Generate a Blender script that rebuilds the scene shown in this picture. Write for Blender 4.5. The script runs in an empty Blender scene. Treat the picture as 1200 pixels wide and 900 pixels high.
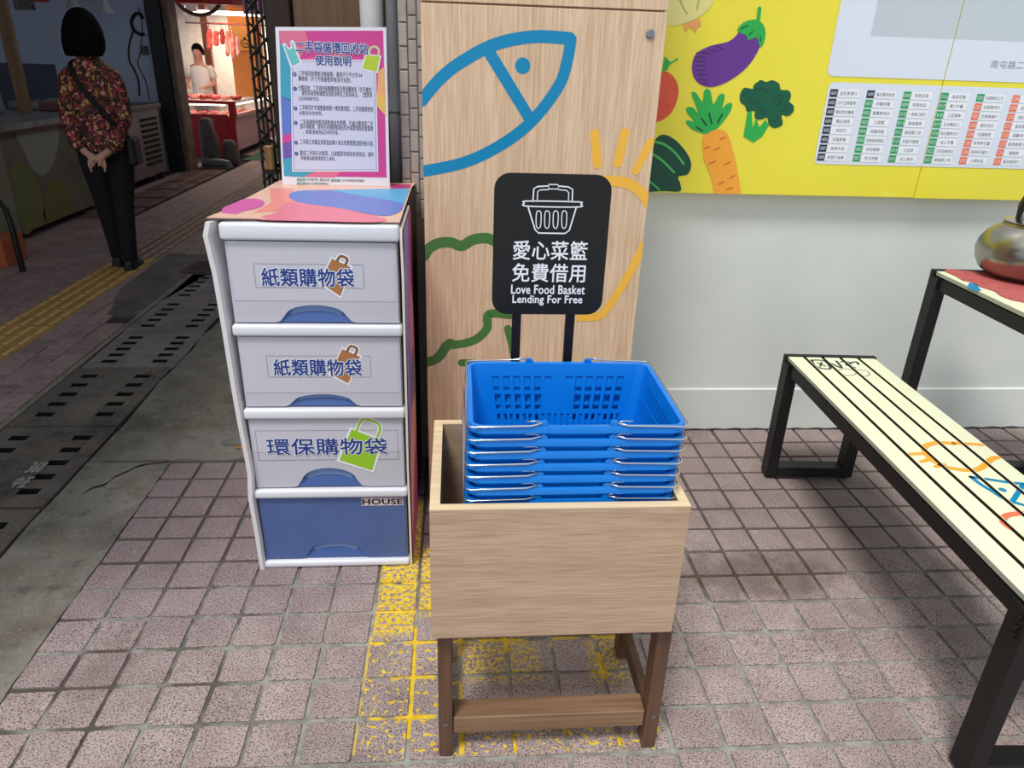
import bpy, bmesh, math, random
from mathutils import Vector, Matrix
from mathutils.geometry import tessellate_polygon
random.seed(7)
PI = math.pi
scn = bpy.context.scene
col = scn.collection
# ------------------------------------------------------------ camera
F_PX = 840.575
CAM = Vector((-0.61321, -1.82453, 1.40248))
ROT = Matrix.Rotation(-0.086584, 3, 'Z') @ Matrix.Rotation(1.15158, 3, 'X') @ Matrix.Rotation(0.03441, 3, 'Z')
cd = bpy.data.cameras.new('camera'); cam = bpy.data.objects.new('camera', cd); col.objects.link(cam)
cd.sensor_width = 36; cd.lens = F_PX / 1200 * 36; cd.clip_start = .02; cd.clip_end = 100
cam.matrix_world = Matrix.Translation(CAM) @ ROT.to_4x4()
scn.camera = cam
# ------------------------------------------------------------ world, sun, exposure
scn.view_settings.view_transform = 'Standard'; scn.view_settings.look = 'None'
scn.view_settings.gamma = 1; scn.view_settings.exposure = 0.36
w = bpy.data.worlds.new('overcast_sky'); scn.world = w; w.use_nodes = True
bg = w.node_tree.nodes['Background']; bg.inputs[0].default_value = (.86, .93, 1, 1); bg.inputs[1].default_value = 0.62
sd = bpy.data.lights.new('sun', 'SUN'); sun = bpy.data.objects.new('sun', sd); col.objects.link(sun)
sd.energy = 1.95; sd.angle = math.radians(14); sd.color = (1, .965, .92)
sun.rotation_euler = Vector((.26, .42, -1)).to_track_quat('-Z', 'Y').to_euler()
sun.location = (0, 0, 5)

# ------------------------------------------------------------ helpers
def lin(c):
    return tuple(((v / 255) / 12.92 if v / 255 <= .04045 else ((v / 255 + .055) / 1.055) ** 2.4) for v in c) + (1,)
def N(nt, t, **kw):
    n = nt.nodes.new(t)
    for k, v in kw.items():
        if k in n.inputs.keys() if hasattr(n.inputs, 'keys') else False: n.inputs[k].default_value = v
        else: setattr(n, k, v)
    return n
_m = {}
def mat(name, c, rough=.6, metal=0, var=.0, vscale=8, bump=0, bscale=60, emit=0, alpha=1, trans=0, c2=None, stretch=(1,1,1), coat=0, rnd=0, coords='Object', ior=1.45):
    """plain procedural surface: colour with soft noise variation and fine relief"""
    if name in _m: return _m[name]
    m = bpy.data.materials.new(name); m.use_nodes = True; nt = m.node_tree
    b = nt.nodes['Principled BSDF']; b.inputs['Roughness'].default_value = rough; b.inputs['Metallic'].default_value = metal
    b.inputs['IOR'].default_value = ior
    if coat: b.inputs['Coat Weight'].default_value = coat; b.inputs['Coat Roughness'].default_value = .12
    if trans: b.inputs['Transmission Weight'].default_value = trans
    if alpha < 1: b.inputs['Alpha'].default_value = alpha
    C = lin(c)
    tc = nt.nodes.new('ShaderNodeTexCoord'); mp = nt.nodes.new('ShaderNodeMapping'); mp.inputs['Scale'].default_value = stretch
    if coords == 'World':
        g = nt.nodes.new('ShaderNodeNewGeometry'); nt.links.new(g.outputs['Position'], mp.inputs['Vector'])
    else: nt.links.new(tc.outputs['Object'], mp.inputs['Vector'])
    if var or c2 or rnd:
        nz = nt.nodes.new('ShaderNodeTexNoise'); nz.inputs['Scale'].default_value = vscale; nz.inputs['Detail'].default_value = 6
        nt.links.new(mp.outputs[0], nz.inputs['Vector'])
        cr = nt.nodes.new('ShaderNodeValToRGB'); cr.color_ramp.elements[0].position = .32; cr.color_ramp.elements[1].position = .68
        if c2: A, B = C, lin(c2)
        else: A = tuple(v * (1 - var) for v in C[:3]) + (1,); B = tuple(min(1, v * (1 + var)) for v in C[:3]) + (1,)
        cr.color_ramp.elements[0].color = A; cr.color_ramp.elements[1].color = B
        nt.links.new(nz.outputs[0], cr.inputs[0]); out = cr.outputs[0]
        if rnd:
            oi = nt.nodes.new('ShaderNodeObjectInfo'); hs = nt.nodes.new('ShaderNodeHueSaturation')
            mr = nt.nodes.new('ShaderNodeMapRange'); mr.inputs[3].default_value = 1 - rnd; mr.inputs[4].default_value = 1 + rnd
            nt.links.new(oi.outputs['Random'], mr.inputs[0]); nt.links.new(mr.outputs[0], hs.inputs['Value'])
            nt.links.new(out, hs.inputs['Color']); out = hs.outputs[0]
        nt.links.new(out, b.inputs['Base Color'])
    else: b.inputs['Base Color'].default_value = C
    if bump:
        n2 = nt.nodes.new('ShaderNodeTexNoise'); n2.inputs['Scale'].default_value = bscale; n2.inputs['Detail'].default_value = 4
        nt.links.new(mp.outputs[0], n2.inputs['Vector'])
        bu = nt.nodes.new('ShaderNodeBump'); bu.inputs['Strength'].default_value = bump; bu.inputs['Distance'].default_value = .004
        nt.links.new(n2.outputs[0], bu.inputs['Height']); nt.links.new(bu.outputs[0], b.inputs['Normal'])
    if emit:
        b.inputs['Emission Color'].default_value = C; b.inputs['Emission Strength'].default_value = emit
    _m[name] = m
    return m
def cement(name, c1, c2, c3):
    m = mat(name, c1, .88, c2=c2, vscale=4, bump=.9, bscale=45, coords='World'); nt = m.node_tree; b = nt.nodes['Principled BSDF']
    src = b.inputs['Base Color'].links[0].from_socket; g = nt.nodes.new('ShaderNodeNewGeometry'); out = src
    for sc, lo, hi, c, f in ((1.6, .48, .62, c3, .75), (5, .52, .62, (112, 98, 80), .5), (26, .55, .66, c2, .75), (90, .60, .66, (178, 170, 158), .5), (13, .56, .66, c3, .7), (60, .60, .68, (50, 46, 42), .6)):
        n = nt.nodes.new('ShaderNodeTexNoise'); n.inputs['Scale'].default_value = sc; n.inputs['Detail'].default_value = 7; n.inputs['Roughness'].default_value = .65; nt.links.new(g.outputs['Position'], n.inputs['Vector'])
        r = nt.nodes.new('ShaderNodeMapRange'); r.inputs[1].default_value = lo; r.inputs[2].default_value = hi; r.inputs[4].default_value = f; nt.links.new(n.outputs[0], r.inputs[0])
        x = nt.nodes.new('ShaderNodeMix'); x.data_type = 'RGBA'; nt.links.new(r.outputs[0], x.inputs[0]); nt.links.new(out, x.inputs[6]); x.inputs[7].default_value = lin(c); out = x.outputs[2]
    nt.links.new(out, b.inputs['Base Color']); return m
def wood(name, c1, c2, axis, fine=160, rough=.5, coat=0, gap=9):
    """straight grained wood, grain running along the given axis"""
    m = bpy.data.materials.new(name); m.use_nodes = True; nt = m.node_tree; b = nt.nodes['Principled BSDF']
    tc = nt.nodes.new('ShaderNodeTexCoord'); mp = nt.nodes.new('ShaderNodeMapping')
    s = [1, 1, 1]; s['XYZ'.index(axis)] = .035; mp.inputs['Scale'].default_value = s
    nt.links.new(tc.outputs['Object'], mp.inputs[0])
    a = nt.nodes.new('ShaderNodeTexNoise'); a.inputs['Scale'].default_value = fine; a.inputs['Detail'].default_value = 5
    d = nt.nodes.new('ShaderNodeTexNoise'); d.inputs['Scale'].default_value = gap; d.inputs['Detail'].default_value = 3; d.inputs['Distortion'].default_value = .4
    nt.links.new(mp.outputs[0], a.inputs[0]); nt.links.new(mp.outputs[0], d.inputs[0])
    mx = nt.nodes.new('ShaderNodeMix'); mx.data_type = 'FLOAT'; mx.inputs[0].default_value = .35
    nt.links.new(a.outputs[0], mx.inputs[2]); nt.links.new(d.outputs[0], mx.inputs[3])
    cr = nt.nodes.new('ShaderNodeValToRGB'); cr.color_ramp.elements[0].position = .36; cr.color_ramp.elements[1].position = .62
    cr.color_ramp.elements[0].color = lin(c1); cr.color_ramp.elements[1].color = lin(c2)
    nt.links.new(mx.outputs[0], cr.inputs[0]); nt.links.new(cr.outputs[0], b.inputs['Base Color'])
    b.inputs['Roughness'].default_value = rough
    if coat: b.inputs['Coat Weight'].default_value = coat
    bu = nt.nodes.new('ShaderNodeBump'); bu.inputs['Strength'].default_value = .12; bu.inputs['Distance'].default_value = .002
    nt.links.new(a.outputs[0], bu.inputs['Height']); nt.links.new(bu.outputs[0], b.inputs['Normal'])
    return m
def link(name, me, m=None, parent=None):
    o = bpy.data.objects.new(name, me); col.objects.link(o)
    if m is not None and me is not None and not me.materials:
        for q in (m if isinstance(m, (list, tuple)) else [m]): me.materials.append(q)
    if parent: o.parent = parent
    return o
def obj(name, bm, m, parent=None, smooth=False, label=None):
    me = bpy.data.meshes.new(name)
    bmesh.ops.recalc_face_normals(bm, faces=bm.faces[:]); 
    if smooth:
        for f in bm.faces: f.smooth = True
    bm.to_mesh(me); bm.free()
    if smooth == 'auto':
        try: me.set_sharp_from_angle(angle=math.radians(35))
        except Exception: pass
    o = link(name, me, m, parent)
    if label: o['label'] = label
    return o
def tag(o, label, cat, group=None):
    o['label'] = label; o['category'] = cat
    if group: o['group'] = group
    return o
def thing(name, label, cat, loc=(0, 0, 0), rz=0, group=None):
    o = bpy.data.objects.new(name, None); col.objects.link(o); o.location = loc; o.rotation_euler = (0, 0, rz)
    o.empty_display_size = .1
    return tag(o, label, cat, group)
def struct(o): o['kind'] = 'structure'; return o
def stuff(o): o['kind'] = 'stuff'; return o
def box(bm, x0, x1, y0, y1, z0, z1, bev=0, M=None, seg=1):
    vs = [bm.verts.new((x, y, z)) for x in (x0, x1) for y in (y0, y1) for z in (z0, z1)]
    fs = [bm.faces.new([vs[i] for i in f]) for f in ((0,1,3,2),(4,6,7,5),(0,4,5,1),(2,3,7,6),(0,2,6,4),(1,5,7,3))]
    if bev:
        es = list({e for f in fs for e in f.edges})
        r = bmesh.ops.bevel(bm, geom=es, offset=bev, segments=seg, affect='EDGES', profile=.5)
        vs = list({v for f in r['faces'] for v in f.verts} | {v for v in vs if v.is_valid})
    if M is not None:
        for v in vs: v.co = M @ v.co
    return vs
def B(*a, **k):
    bm = bmesh.new(); box(bm, *a, **k); return bm
def tube(bm, pts, r, seg=8, closed=False, cap=True, rr=None):
    pts = [Vector(p) for p in pts]; n = len(pts); rings = []; up = None
    for i, p in enumerate(pts):
        if closed: t = pts[(i + 1) % n] - pts[i - 1]
        else: t = pts[min(i + 1, n - 1)] - pts[max(i - 1, 0)]
        t.normalize()
        if up is None: up = Vector((0, 0, 1)) if abs(t.z) < .9 else Vector((1, 0, 0))
        a = t.cross(up); 
        if a.length < 1e-5: a = t.cross(Vector((0, 1, 0)))
        a.normalize(); b_ = t.cross(a).normalized(); up = a.cross(t).normalized()
        R_ = rr[i] if rr else r
        rings.append([bm.verts.new(p + (a * math.cos(2*PI*k/seg) + b_ * math.sin(2*PI*k/seg)) * R_) for k in range(seg)])
    for i in range(n if closed else n - 1):
        A, C = rings[i], rings[(i + 1) % n]
        for k in range(seg): bm.faces.new((A[k], A[(k+1) % seg], C[(k+1) % seg], C[k]))
    if cap and not closed: bm.faces.new(rings[0][::-1]); bm.faces.new(rings[-1])
def loft(bm, rings, cap=True, mi=0):
    R = [[bm.verts.new(p) for p in r] for r in rings]; n = len(R[0])
    for i in range(len(R) - 1):
        for k in range(n):
            f = bm.faces.new((R[i][k], R[i][(k+1) % n], R[i+1][(k+1) % n], R[i+1][k])); f.material_index = mi
    if cap:
        for r in (R[0][::-1], R[-1]):
            f = bm.faces.new(r); f.material_index = mi
    return R
def ell(c, a, b, seg=16, sq=1.0):
    out = []
    for k in range(seg):
        t = 2*PI*k/seg; cx, sx = math.cos(t), math.sin(t)
        out.append((c[0] + a*math.copysign(abs(cx)**sq, cx), c[1] + b*math.copysign(abs(sx)**sq, sx), c[2]))
    return out
def lathe(bm, prof, seg=32, c=(0, 0), cap=True):
    loft(bm, [[(c[0] + r*math.cos(2*PI*k/seg), c[1] + r*math.sin(2*PI*k/seg), z) for k in range(seg)] for r, z in prof], cap)
def extrude_poly(bm, pts, P, d):
    """polygon (2D) mapped by P(u,v,w) between w=0 and w=d"""
    tri = tessellate_polygon([[Vector((p[0], p[1], 0)) for p in pts]])
    a = [bm.verts.new(P(u, v, 0)) for u, v in pts]; b_ = [bm.verts.new(P(u, v, d)) for u, v in pts]
    for t in tri:
        try: bm.faces.new([a[i] for i in t]); bm.faces.new([b_[i] for i in reversed(t)])
        except ValueError: pass
    n = len(pts)
    for i in range(n): bm.faces.new((a[i], a[(i+1) % n], b_[(i+1) % n], b_[i]))
def ray(x, y): return ROT @ Vector(((x - 600) / F_PX, -(y - 450) / F_PX, -1))
class Plane:
    """a real flat surface in the scene: origin, in-plane axes and normal"""
    def __init__(s, o, u, v): s.o = Vector(o); s.u = Vector(u).normalized(); s.v = Vector(v).normalized(); s.n = s.u.cross(s.v)
    def px(s, x, y):
        d = ray(x, y); t = (s.o - CAM).dot(s.n) / d.dot(s.n); p = CAM + d*t - s.o
        return (p.dot(s.u), p.dot(s.v))
    def pt(s, u, v, h=0): return s.o + s.u*u + s.v*v + s.n*h
def smooth(pts, closed=True, k=6):
    out = []; n = len(pts)
    rng = range(n) if closed else range(n - 1)
    for i in rng:
        g = (lambda j: pts[j % n]) if closed else (lambda j: pts[max(0, min(n-1, j))])
        p0, p1, p2, p3 = g(i-1), g(i), g(i+1), g(i+2)
        for q in range(k):
            t = q/k; out.append(tuple(.5*((2*b) + (-a+c)*t + (2*a-5*b+4*c-d)*t*t + (-a+3*b-3*c+d)*t**3) for a, b, c, d in zip(p0, p1, p2, p3)))
    if not closed: out.append(pts[-1])
    return out
def fill(bm, pl, pts, h, mi=0):
    vs = [bm.verts.new(pl.pt(u, v, h)) for u, v in pts]
    for t in tessellate_polygon([[Vector((u, v, 0)) for u, v in pts]]):
        try: f = bm.faces.new([vs[i] for i in t]); f.material_index = mi
        except ValueError: pass
def stroke(bm, pl, pts, wd, h, mi=0, closed=False, rnd=True):
    n = len(pts); L = []; Rr = []
    for i in range(n):
        a = pts[(i-1) % n if closed else max(0, i-1)]; c = pts[(i+1) % n if closed else min(n-1, i+1)]
        dx, dy = c[0]-a[0], c[1]-a[1]; l = math.hypot(dx, dy) or 1; nx, ny = -dy/l*wd/2, dx/l*wd/2
        L.append((pts[i][0]+nx, pts[i][1]+ny)); Rr.append((pts[i][0]-nx, pts[i][1]-ny))
    lv = [bm.verts.new(pl.pt(u, v, h)) for u, v in L]; rv = [bm.verts.new(pl.pt(u, v, h)) for u, v in Rr]
    for i in range(n if closed else n-1):
        j = (i+1) % n; f = bm.faces.new((lv[i], lv[j], rv[j], rv[i])); f.material_index = mi
    if rnd and not closed:
        for p in (pts[0], pts[-1]): fill(bm, pl, [(p[0]+wd/2*math.cos(2*PI*k/12), p[1]+wd/2*math.sin(2*PI*k/12)) for k in range(12)], h+.00006, mi)
def disc(pl_pts, r, k=20): return [(pl_pts[0]+r*math.cos(2*PI*i/k), pl_pts[1]+r*math.sin(2*PI*i/k)) for i in range(k)]
def clip(bm, co, no):
    bmesh.ops.bisect_plane(bm, geom=bm.verts[:]+bm.edges[:]+bm.faces[:], plane_co=co, plane_no=no, clear_outer=True)
_glyph = {}
def glyphs(s, bold=0):
    """lettering from Blender's own built-in font as flat triangles"""
    k = (s, bold)
    if k not in _glyph:
        cu = bpy.data.curves.new('lettering', 'FONT'); cu.body = s; cu.resolution_u = 2; cu.offset = bold; cu.space_character = 1.04
        o = bpy.data.objects.new('lettering', cu); me = o.to_mesh()
        _glyph[k] = ([v.co.copy() for v in me.vertices], [tuple(p.vertices) for p in me.polygons])
        o.to_mesh_clear(); bpy.data.objects.remove(o); bpy.data.curves.remove(cu)
    return _glyph[k]
def text(bm, pl, s, u0, v0, u1, v1, h, bold=0, mi=0, shear=0):
    """fit string s to the rectangle (u0,v0)-(u1,v1) of the plane"""
    V, Fc = glyphs(s, bold)
    if not V: return
    x0 = min(v.x for v in V); x1 = max(v.x for v in V); y0 = min(v.y for v in V); y1 = max(v.y for v in V)
    sx = (u1-u0)/max(1e-6, x1-x0); sy = (v1-v0)/max(1e-6, y1-y0)
    vs = [bm.verts.new(pl.pt(u0+(v.x-x0)*sx + shear*(v.y-y0)*sy, v0+(v.y-y0)*sy, h)) for v in V]
    for f in Fc:
        try: q = bm.faces.new([vs[i] for i in f]); q.material_index = mi
        except ValueError: pass
def halo_text(bm, pl, s, u0, v0, u1, v1, h, r, mi):
    for k in range(8): text(bm, pl, s, u0+r*math.cos(k*PI/4), v0+r*math.sin(k*PI/4), u1+r*math.cos(k*PI/4), v1+r*math.sin(k*PI/4), h+k*.00002, 0, mi)
def flat(name, bm, m, parent, label=None):
    me = bpy.data.meshes.new(name)
    for f in bm.faces: f.normal_update()
    bm.to_mesh(me); bm.free(); o = link(name, me, m, parent)
    if label: o['label'] = label
    return o
def copy_tree(o, parent=None):
    c = o.copy(); col.objects.link(c)
    if parent: c.parent = parent
    for ch in list(o.children): copy_tree(ch, c)
    return c

# ------------------------------------------------------------ materials
black_metal = mat('black_powder_coat', (17, 16, 16), .5, bump=.05, bscale=300)
steel = mat('stainless_steel', (150, 150, 155), .3, 1, var=.1, vscale=5)
chrome = mat('chrome_wire', (225, 225, 228), .18, 1)
oak_v = wood('light_oak_upright', (204, 170, 136), (234, 205, 172), 'Z', 260, gap=30)
oak_h = wood('light_oak_across', (168, 140, 114), (200, 172, 146), 'X', 330, gap=40)
oak_edge = wood('pale_edge_banding', (218, 192, 150), (236, 212, 172), 'X', 100)
walnut = wood('walnut_stain', (80, 56, 42), (108, 78, 58), 'Z', 90)
walnut_h = wood('walnut_rail', (112, 84, 62), (150, 118, 88), 'X', 90)
blue_pl = mat('blue_plastic', (4, 126, 224), .32, var=.04, coat=.15)
PAV_C1, PAV_C2, PAV_DK = (176, 158, 155), (160, 141, 139), (74, 62, 62)
def paving(name, kind):
    """speckled terrazzo paver / cement joint, with the painted yellow frame and dirt as stains fixed to the ground"""
    m = bpy.data.materials.new(name); m.use_nodes = True; nt = m.node_tree; b = nt.nodes['Principled BSDF']; L = nt.links.new
    g = nt.nodes.new('ShaderNodeNewGeometry'); sp = nt.nodes.new('ShaderNodeSeparateXYZ'); L(g.outputs['Position'], sp.inputs[0])
    def noise(sc, det=3):
        n = nt.nodes.new('ShaderNodeTexNoise'); n.inputs['Scale'].default_value = sc; n.inputs['Detail'].default_value = det; L(g.outputs['Position'], n.inputs['Vector']); return n.outputs[0]
    def ramp(s, a, b_, inv=False):
        r = nt.nodes.new('ShaderNodeMapRange'); r.interpolation_type = 'SMOOTHSTEP'; r.inputs[1].default_value = a; r.inputs[2].default_value = b_
        if inv: r.inputs[3].default_value = 1; r.inputs[4].default_value = 0
        L(s, r.inputs[0]); return r.outputs[0]
    def math_(op, a, b_):
        n = nt.nodes.new('ShaderNodeMath'); n.operation = op
        for i, v in enumerate((a, b_)):
            if isinstance(v, (int, float)): n.inputs[i].default_value = v
            else: L(v, n.inputs[i])
        return n.outputs[0]
    def mixc(f, a, b_):
        n = nt.nodes.new('ShaderNodeMix'); n.data_type = 'RGBA'
        if isinstance(f, (int, float)): n.inputs[0].default_value = f
        else: L(f, n.inputs[0])
        for i, v in ((6, a), (7, b_)):
            if isinstance(v, tuple): n.inputs[i].default_value = v
            else: L(v, n.inputs[i])
        return n.outputs[2]
    def band(s, a, b_, e=.006): return math_('MULTIPLY', ramp(s, a-e, a+e), ramp(s, b_-e, b_+e, True))
    X, Y = sp.outputs[0], sp.outputs[1]
    if kind == 'paver':
        base = mixc(ramp(noise(9, 4), .35, .65), lin(PAV_C1), lin(PAV_C2))
        oi = nt.nodes.new('ShaderNodeObjectInfo'); hs = nt.nodes.new('ShaderNodeHueSaturation')
        mr = nt.nodes.new('ShaderNodeMapRange'); mr.inputs[3].default_value = .86; mr.inputs[4].default_value = 1.1
        L(oi.outputs['Random'], mr.inputs[0]); L(mr.outputs[0], hs.inputs['Value']); L(base, hs.inputs['Color']); base = hs.outputs[0]
        far_grey = ramp(math_('ADD', Y, math_('MULTIPLY', noise(2.5), .5)), -.05, .5)     # the far rows turn darker and greyer, with fainter specks
        base = mixc(math_('MULTIPLY', far_grey, .62), base, lin((122, 107, 103)))
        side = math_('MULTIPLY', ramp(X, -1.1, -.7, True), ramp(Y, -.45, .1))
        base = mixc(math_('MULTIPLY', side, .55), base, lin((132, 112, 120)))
        speck = math_('MULTIPLY', ramp(noise(235, 2), .53, .58), math_('SUBTRACT', .8, math_('MULTIPLY', far_grey, .5)))
        base = mixc(speck, base, lin(PAV_DK))
        base = mixc(math_('MULTIPLY', ramp(noise(300, 1), .60, .64), .55), base, lin((214, 198, 190)))
    else:
        base = mixc(ramp(noise(30), .35, .65), lin((134, 130, 123)), lin((160, 161, 153)))
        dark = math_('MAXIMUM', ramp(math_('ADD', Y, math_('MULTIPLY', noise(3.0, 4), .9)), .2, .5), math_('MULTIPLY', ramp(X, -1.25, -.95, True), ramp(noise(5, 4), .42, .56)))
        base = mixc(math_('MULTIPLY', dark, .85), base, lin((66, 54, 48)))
    # grime
    gr = math_('MULTIPLY', ramp(noise(3.2, 5), .5, .72), .38)
    base = mixc(gr, base, lin((96, 84, 76)))
    # damp dirt patch to the right of the planter
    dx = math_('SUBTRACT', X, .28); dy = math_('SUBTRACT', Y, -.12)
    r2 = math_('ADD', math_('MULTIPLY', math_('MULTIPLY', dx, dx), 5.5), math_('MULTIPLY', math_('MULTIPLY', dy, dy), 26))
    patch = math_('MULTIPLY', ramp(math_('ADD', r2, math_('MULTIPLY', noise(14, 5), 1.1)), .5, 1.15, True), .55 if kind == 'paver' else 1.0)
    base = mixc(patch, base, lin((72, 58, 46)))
    # old yellow paint
    yel = mixc(ramp(noise(40), .3, .7), lin((222, 182, 24)), lin((236, 204, 60)))
    strong = math_('MULTIPLY', band(X, -.835, -.725), band(Y, -.33, .32, .02))
    s2 = math_('MULTIPLY', band(X, -.715, -.665), band(Y, -.26, .05, .02))
    far = math_('MULTIPLY', band(X, -.60, -.40, .02), band(Y, -.50, -.30, .02))
    rt = math_('MULTIPLY', band(X, -.27, -.17, .02), band(Y, -.52, -.25, .03))
    weak = math_('MULTIPLY', band(X, -.84, -.13), band(Y, -.708, -.585))
    wk2 = math_('MULTIPLY', band(X, -.84, -.60), band(Y, -.60, -.33))
    if kind == 'paver':
        f = math_('MULTIPLY', math_('MAXIMUM', strong, s2), ramp(noise(90, 4), .42, .52))
        f = math_('MAXIMUM', f, math_('MULTIPLY', math_('MAXIMUM', far, rt), math_('MULTIPLY', ramp(noise(100, 4), .46, .56), .8)))
        f = math_('MAXIMUM', f, math_('MULTIPLY', math_('MAXIMUM', weak, wk2), ramp(noise(75, 4), .57, .63)))
    else:
        box_ = math_('MULTIPLY', band(X, -.84, -.13), band(Y, -.70, -.30))
        inner = math_('MULTIPLY', band(X, -.56, -.27), band(Y, -.58, -.4))
        f = math_('MULTIPLY', math_('SUBTRACT', box_, math_('MULTIPLY', inner, .9)), ramp(noise(12, 2), .44, .5))
        f = math_('MAXIMUM', f, math_('MULTIPLY', strong, ramp(noise(20, 2), .4, .5)))
    base = mixc(f, base, yel)
    L(base, b.inputs['Base Color']); b.inputs['Roughness'].default_value = .75
    bu = nt.nodes.new('ShaderNodeBump'); bu.inputs['Strength'].default_value = .35; bu.inputs['Distance'].default_value = .002
    L(noise(260, 2), bu.inputs['Height']); L(bu.outputs[0], b.inputs['Normal'])
    return m
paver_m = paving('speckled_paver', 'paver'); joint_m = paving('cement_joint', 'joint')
alley_paver = mat('alley_paver', (146, 124, 122), .7, var=.25, vscale=30, bump=.3, bscale=250, rnd=.15, coords='World')
tact_y = mat('tactile_yellow', (162, 118, 58), .7, c2=(188, 142, 74), vscale=12, rnd=.08, coords='World')
tact_g = mat('tactile_faded', (108, 82, 74), .7, c2=(130, 104, 92), vscale=12, rnd=.08, coords='World')
tact_bar2 = mat('tactile_bar_faded', (172, 150, 134), .7, var=.12, vscale=40, coords='World')
tact_bar = mat('tactile_bar_worn', (198, 172, 118), .7, var=.12, vscale=40, coords='World')
concrete = cement('grey_concrete', (118, 113, 104), (146, 140, 130), (84, 78, 70))
cover_m = cement('drain_concrete', (108, 104, 108), (142, 132, 136), (84, 76, 80))
cover_dk = cement('drain_concrete_stained', (82, 77, 74), (112, 104, 96), (58, 52, 48))
void_m = mat('dark_pit', (16, 14, 14), .9)

# ------------------------------------------------------------ ground
P_X, P_Y = .12, .1191
bm = bmesh.new()
box(bm, -1.98, 4.5, -3.2, .86, -.12, -.0055)
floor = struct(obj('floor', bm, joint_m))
def proj(p):
    c = ROT.transposed() @ (Vector(p) - CAM)
    if c.z > -.05: return None
    return (600 + F_PX*c.x/-c.z, 450 - F_PX*c.y/-c.z, -c.z)
tile_me = []
for k in range(4):
    t_ = bmesh.new(); h = .0555 - .0008*k
    box(t_, -.0555 + .0006*k, .0553, -h+.0008, h - .0008 - .0003*k, -.016, 0)
    top = [e for e in t_.edges if all(v.co.z > -.001 for v in e.verts)]
    vert = [e for e in t_.edges if abs(e.verts[0].co.z - e.verts[1].co.z) > .01]
    bmesh.ops.bevel(t_, geom=vert, offset=.004, segments=1, affect='EDGES')
    top = [e for e in t_.edges if all(v.co.z > -.001 for v in e.verts)]
    bmesh.ops.bevel(t_, geom=top, offset=.0014, segments=1, affect='EDGES')
    for f in [f for f in t_.faces if f.normal.z < -.9]: t_.faces.remove(f)
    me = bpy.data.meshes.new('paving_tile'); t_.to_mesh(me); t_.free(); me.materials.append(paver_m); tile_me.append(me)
cand = []
for j in range(-14, 26):
    for i in range(-7, 18):
        x = (j + .5)*P_X; y = -(i + .5)*P_Y
        if x < -1.70 or y > .82: continue
        if y > .6 and x < -1.0: continue
        p = proj((x, y, 0)); vis = p and -40 < p[0] < 1240 and 0 < p[1] < 940
        hid = (-.60 < x < -.25 and y > .3) or (-1.16 < x < -.74 and .02 < y < .6)
        cand.append(((0 if vis and not hid else 1), p[2] if p else 99, x, y))
cand.sort()
rest = bmesh.new()
for n, (v, d, x, y) in enumerate(cand):
    me = tile_me[n % 4]
    R_ = Matrix.Translation((x + random.uniform(-.0012, .0012), y + random.uniform(-.001, .001), random.uniform(-.0015, .0008))) @ Matrix.Rotation(random.uniform(-.008, .008), 4, 'Z') @ Matrix.Rotation(random.uniform(-.006, .006), 4, 'X')
    if n < 300:
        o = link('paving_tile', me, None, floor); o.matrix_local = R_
    else:
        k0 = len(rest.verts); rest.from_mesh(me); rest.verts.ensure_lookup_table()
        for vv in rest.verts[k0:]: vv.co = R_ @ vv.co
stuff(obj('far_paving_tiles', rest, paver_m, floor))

# alley side: sub base, tiles, tactile strip, gutter, covers
bm = bmesh.new(); box(bm, -8.5, -2.43, -3.2, 15, -.12, -.012); box(bm, -2.43, -1.0, 3.2, 15, -.12, -.012)
alley = struct(obj('alley_paving', bm, mat('alley_joint', (62, 54, 52), .9)))
t_ = bmesh.new(); box(t_, -.0575, .0575, -.0575, .0575, -.016, 0, bev=.002)
a_me = bpy.data.meshes.new('paving_tile'); t_.to_mesh(a_me); t_.free(); a_me.materials.append(alley_paver)
cand = []
for j in range(0, 14):
    for i in range(-12, 124):
        for x in ((-3.16 - j*.12), (-2.765 + j*.12)):
            y = .06 + i*.12
            if x < -4.2 and y > 4.0: continue
            if x < -4.6 or y > 14.5: continue
            if x > -3.0:
                if y < 3.78 and x > -2.45: continue
                if x > -2.6 and 2.2 < y < 3.78: continue
                if x > -1.5: continue
            if x < -3.1 and 5.0 < y < 10 and -4.05 < x < -3.62: continue
            p = proj((x, y, 0)); vis = p and -20 < p[0] < 330 and p[1] > 0
            cand.append((0 if vis else 1, p[2] if p else 99, x, y))
cand.sort(); rest = bmesh.new()
for n, (v, d, x, y) in enumerate(cand):
    R_ = Matrix.Translation((x, y, random.uniform(-.002, .001))) @ Matrix.Rotation(random.uniform(-.01, .01), 4, 'Z')
    if n < 300: o = link('paving_tile', a_me, None, alley); o.matrix_local = R_
    else:
        k0 = len(rest.verts); rest.from_mesh(a_me); rest.verts.ensure_lookup_table()
        for vv in rest.verts[k0:]: vv.co = R_ @ vv.co
stuff(obj('far_paving_tiles', rest, alley_paver, alley))
strip = struct(link('tactile_strip', None))
def tact_mesh(m1):
    bm = bmesh.new(); box(bm, -.148, .148, -.148, .148, -.014, 0, bev=.003)
    n0 = len(bm.faces)
    for a in range(4):
        for b_ in range(2):
            cx = -.111 + a*.074; cy = -.075 + b_*.15
            box(bm, cx-.014, cx+.014, cy-.06, cy+.06, -.002, .005, bev=.004)
    bm.faces.ensure_lookup_table()
    for f in bm.faces[n0:]: f.material_index = 1
    me = bpy.data.meshes.new('tactile_tile'); bm.to_mesh(me); bm.free(); me.materials.append(m1); me.materials.append(tact_bar if m1 is tact_y else tact_bar2); return me
ty, tg = tact_mesh(tact_y), tact_mesh(tact_g)
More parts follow.
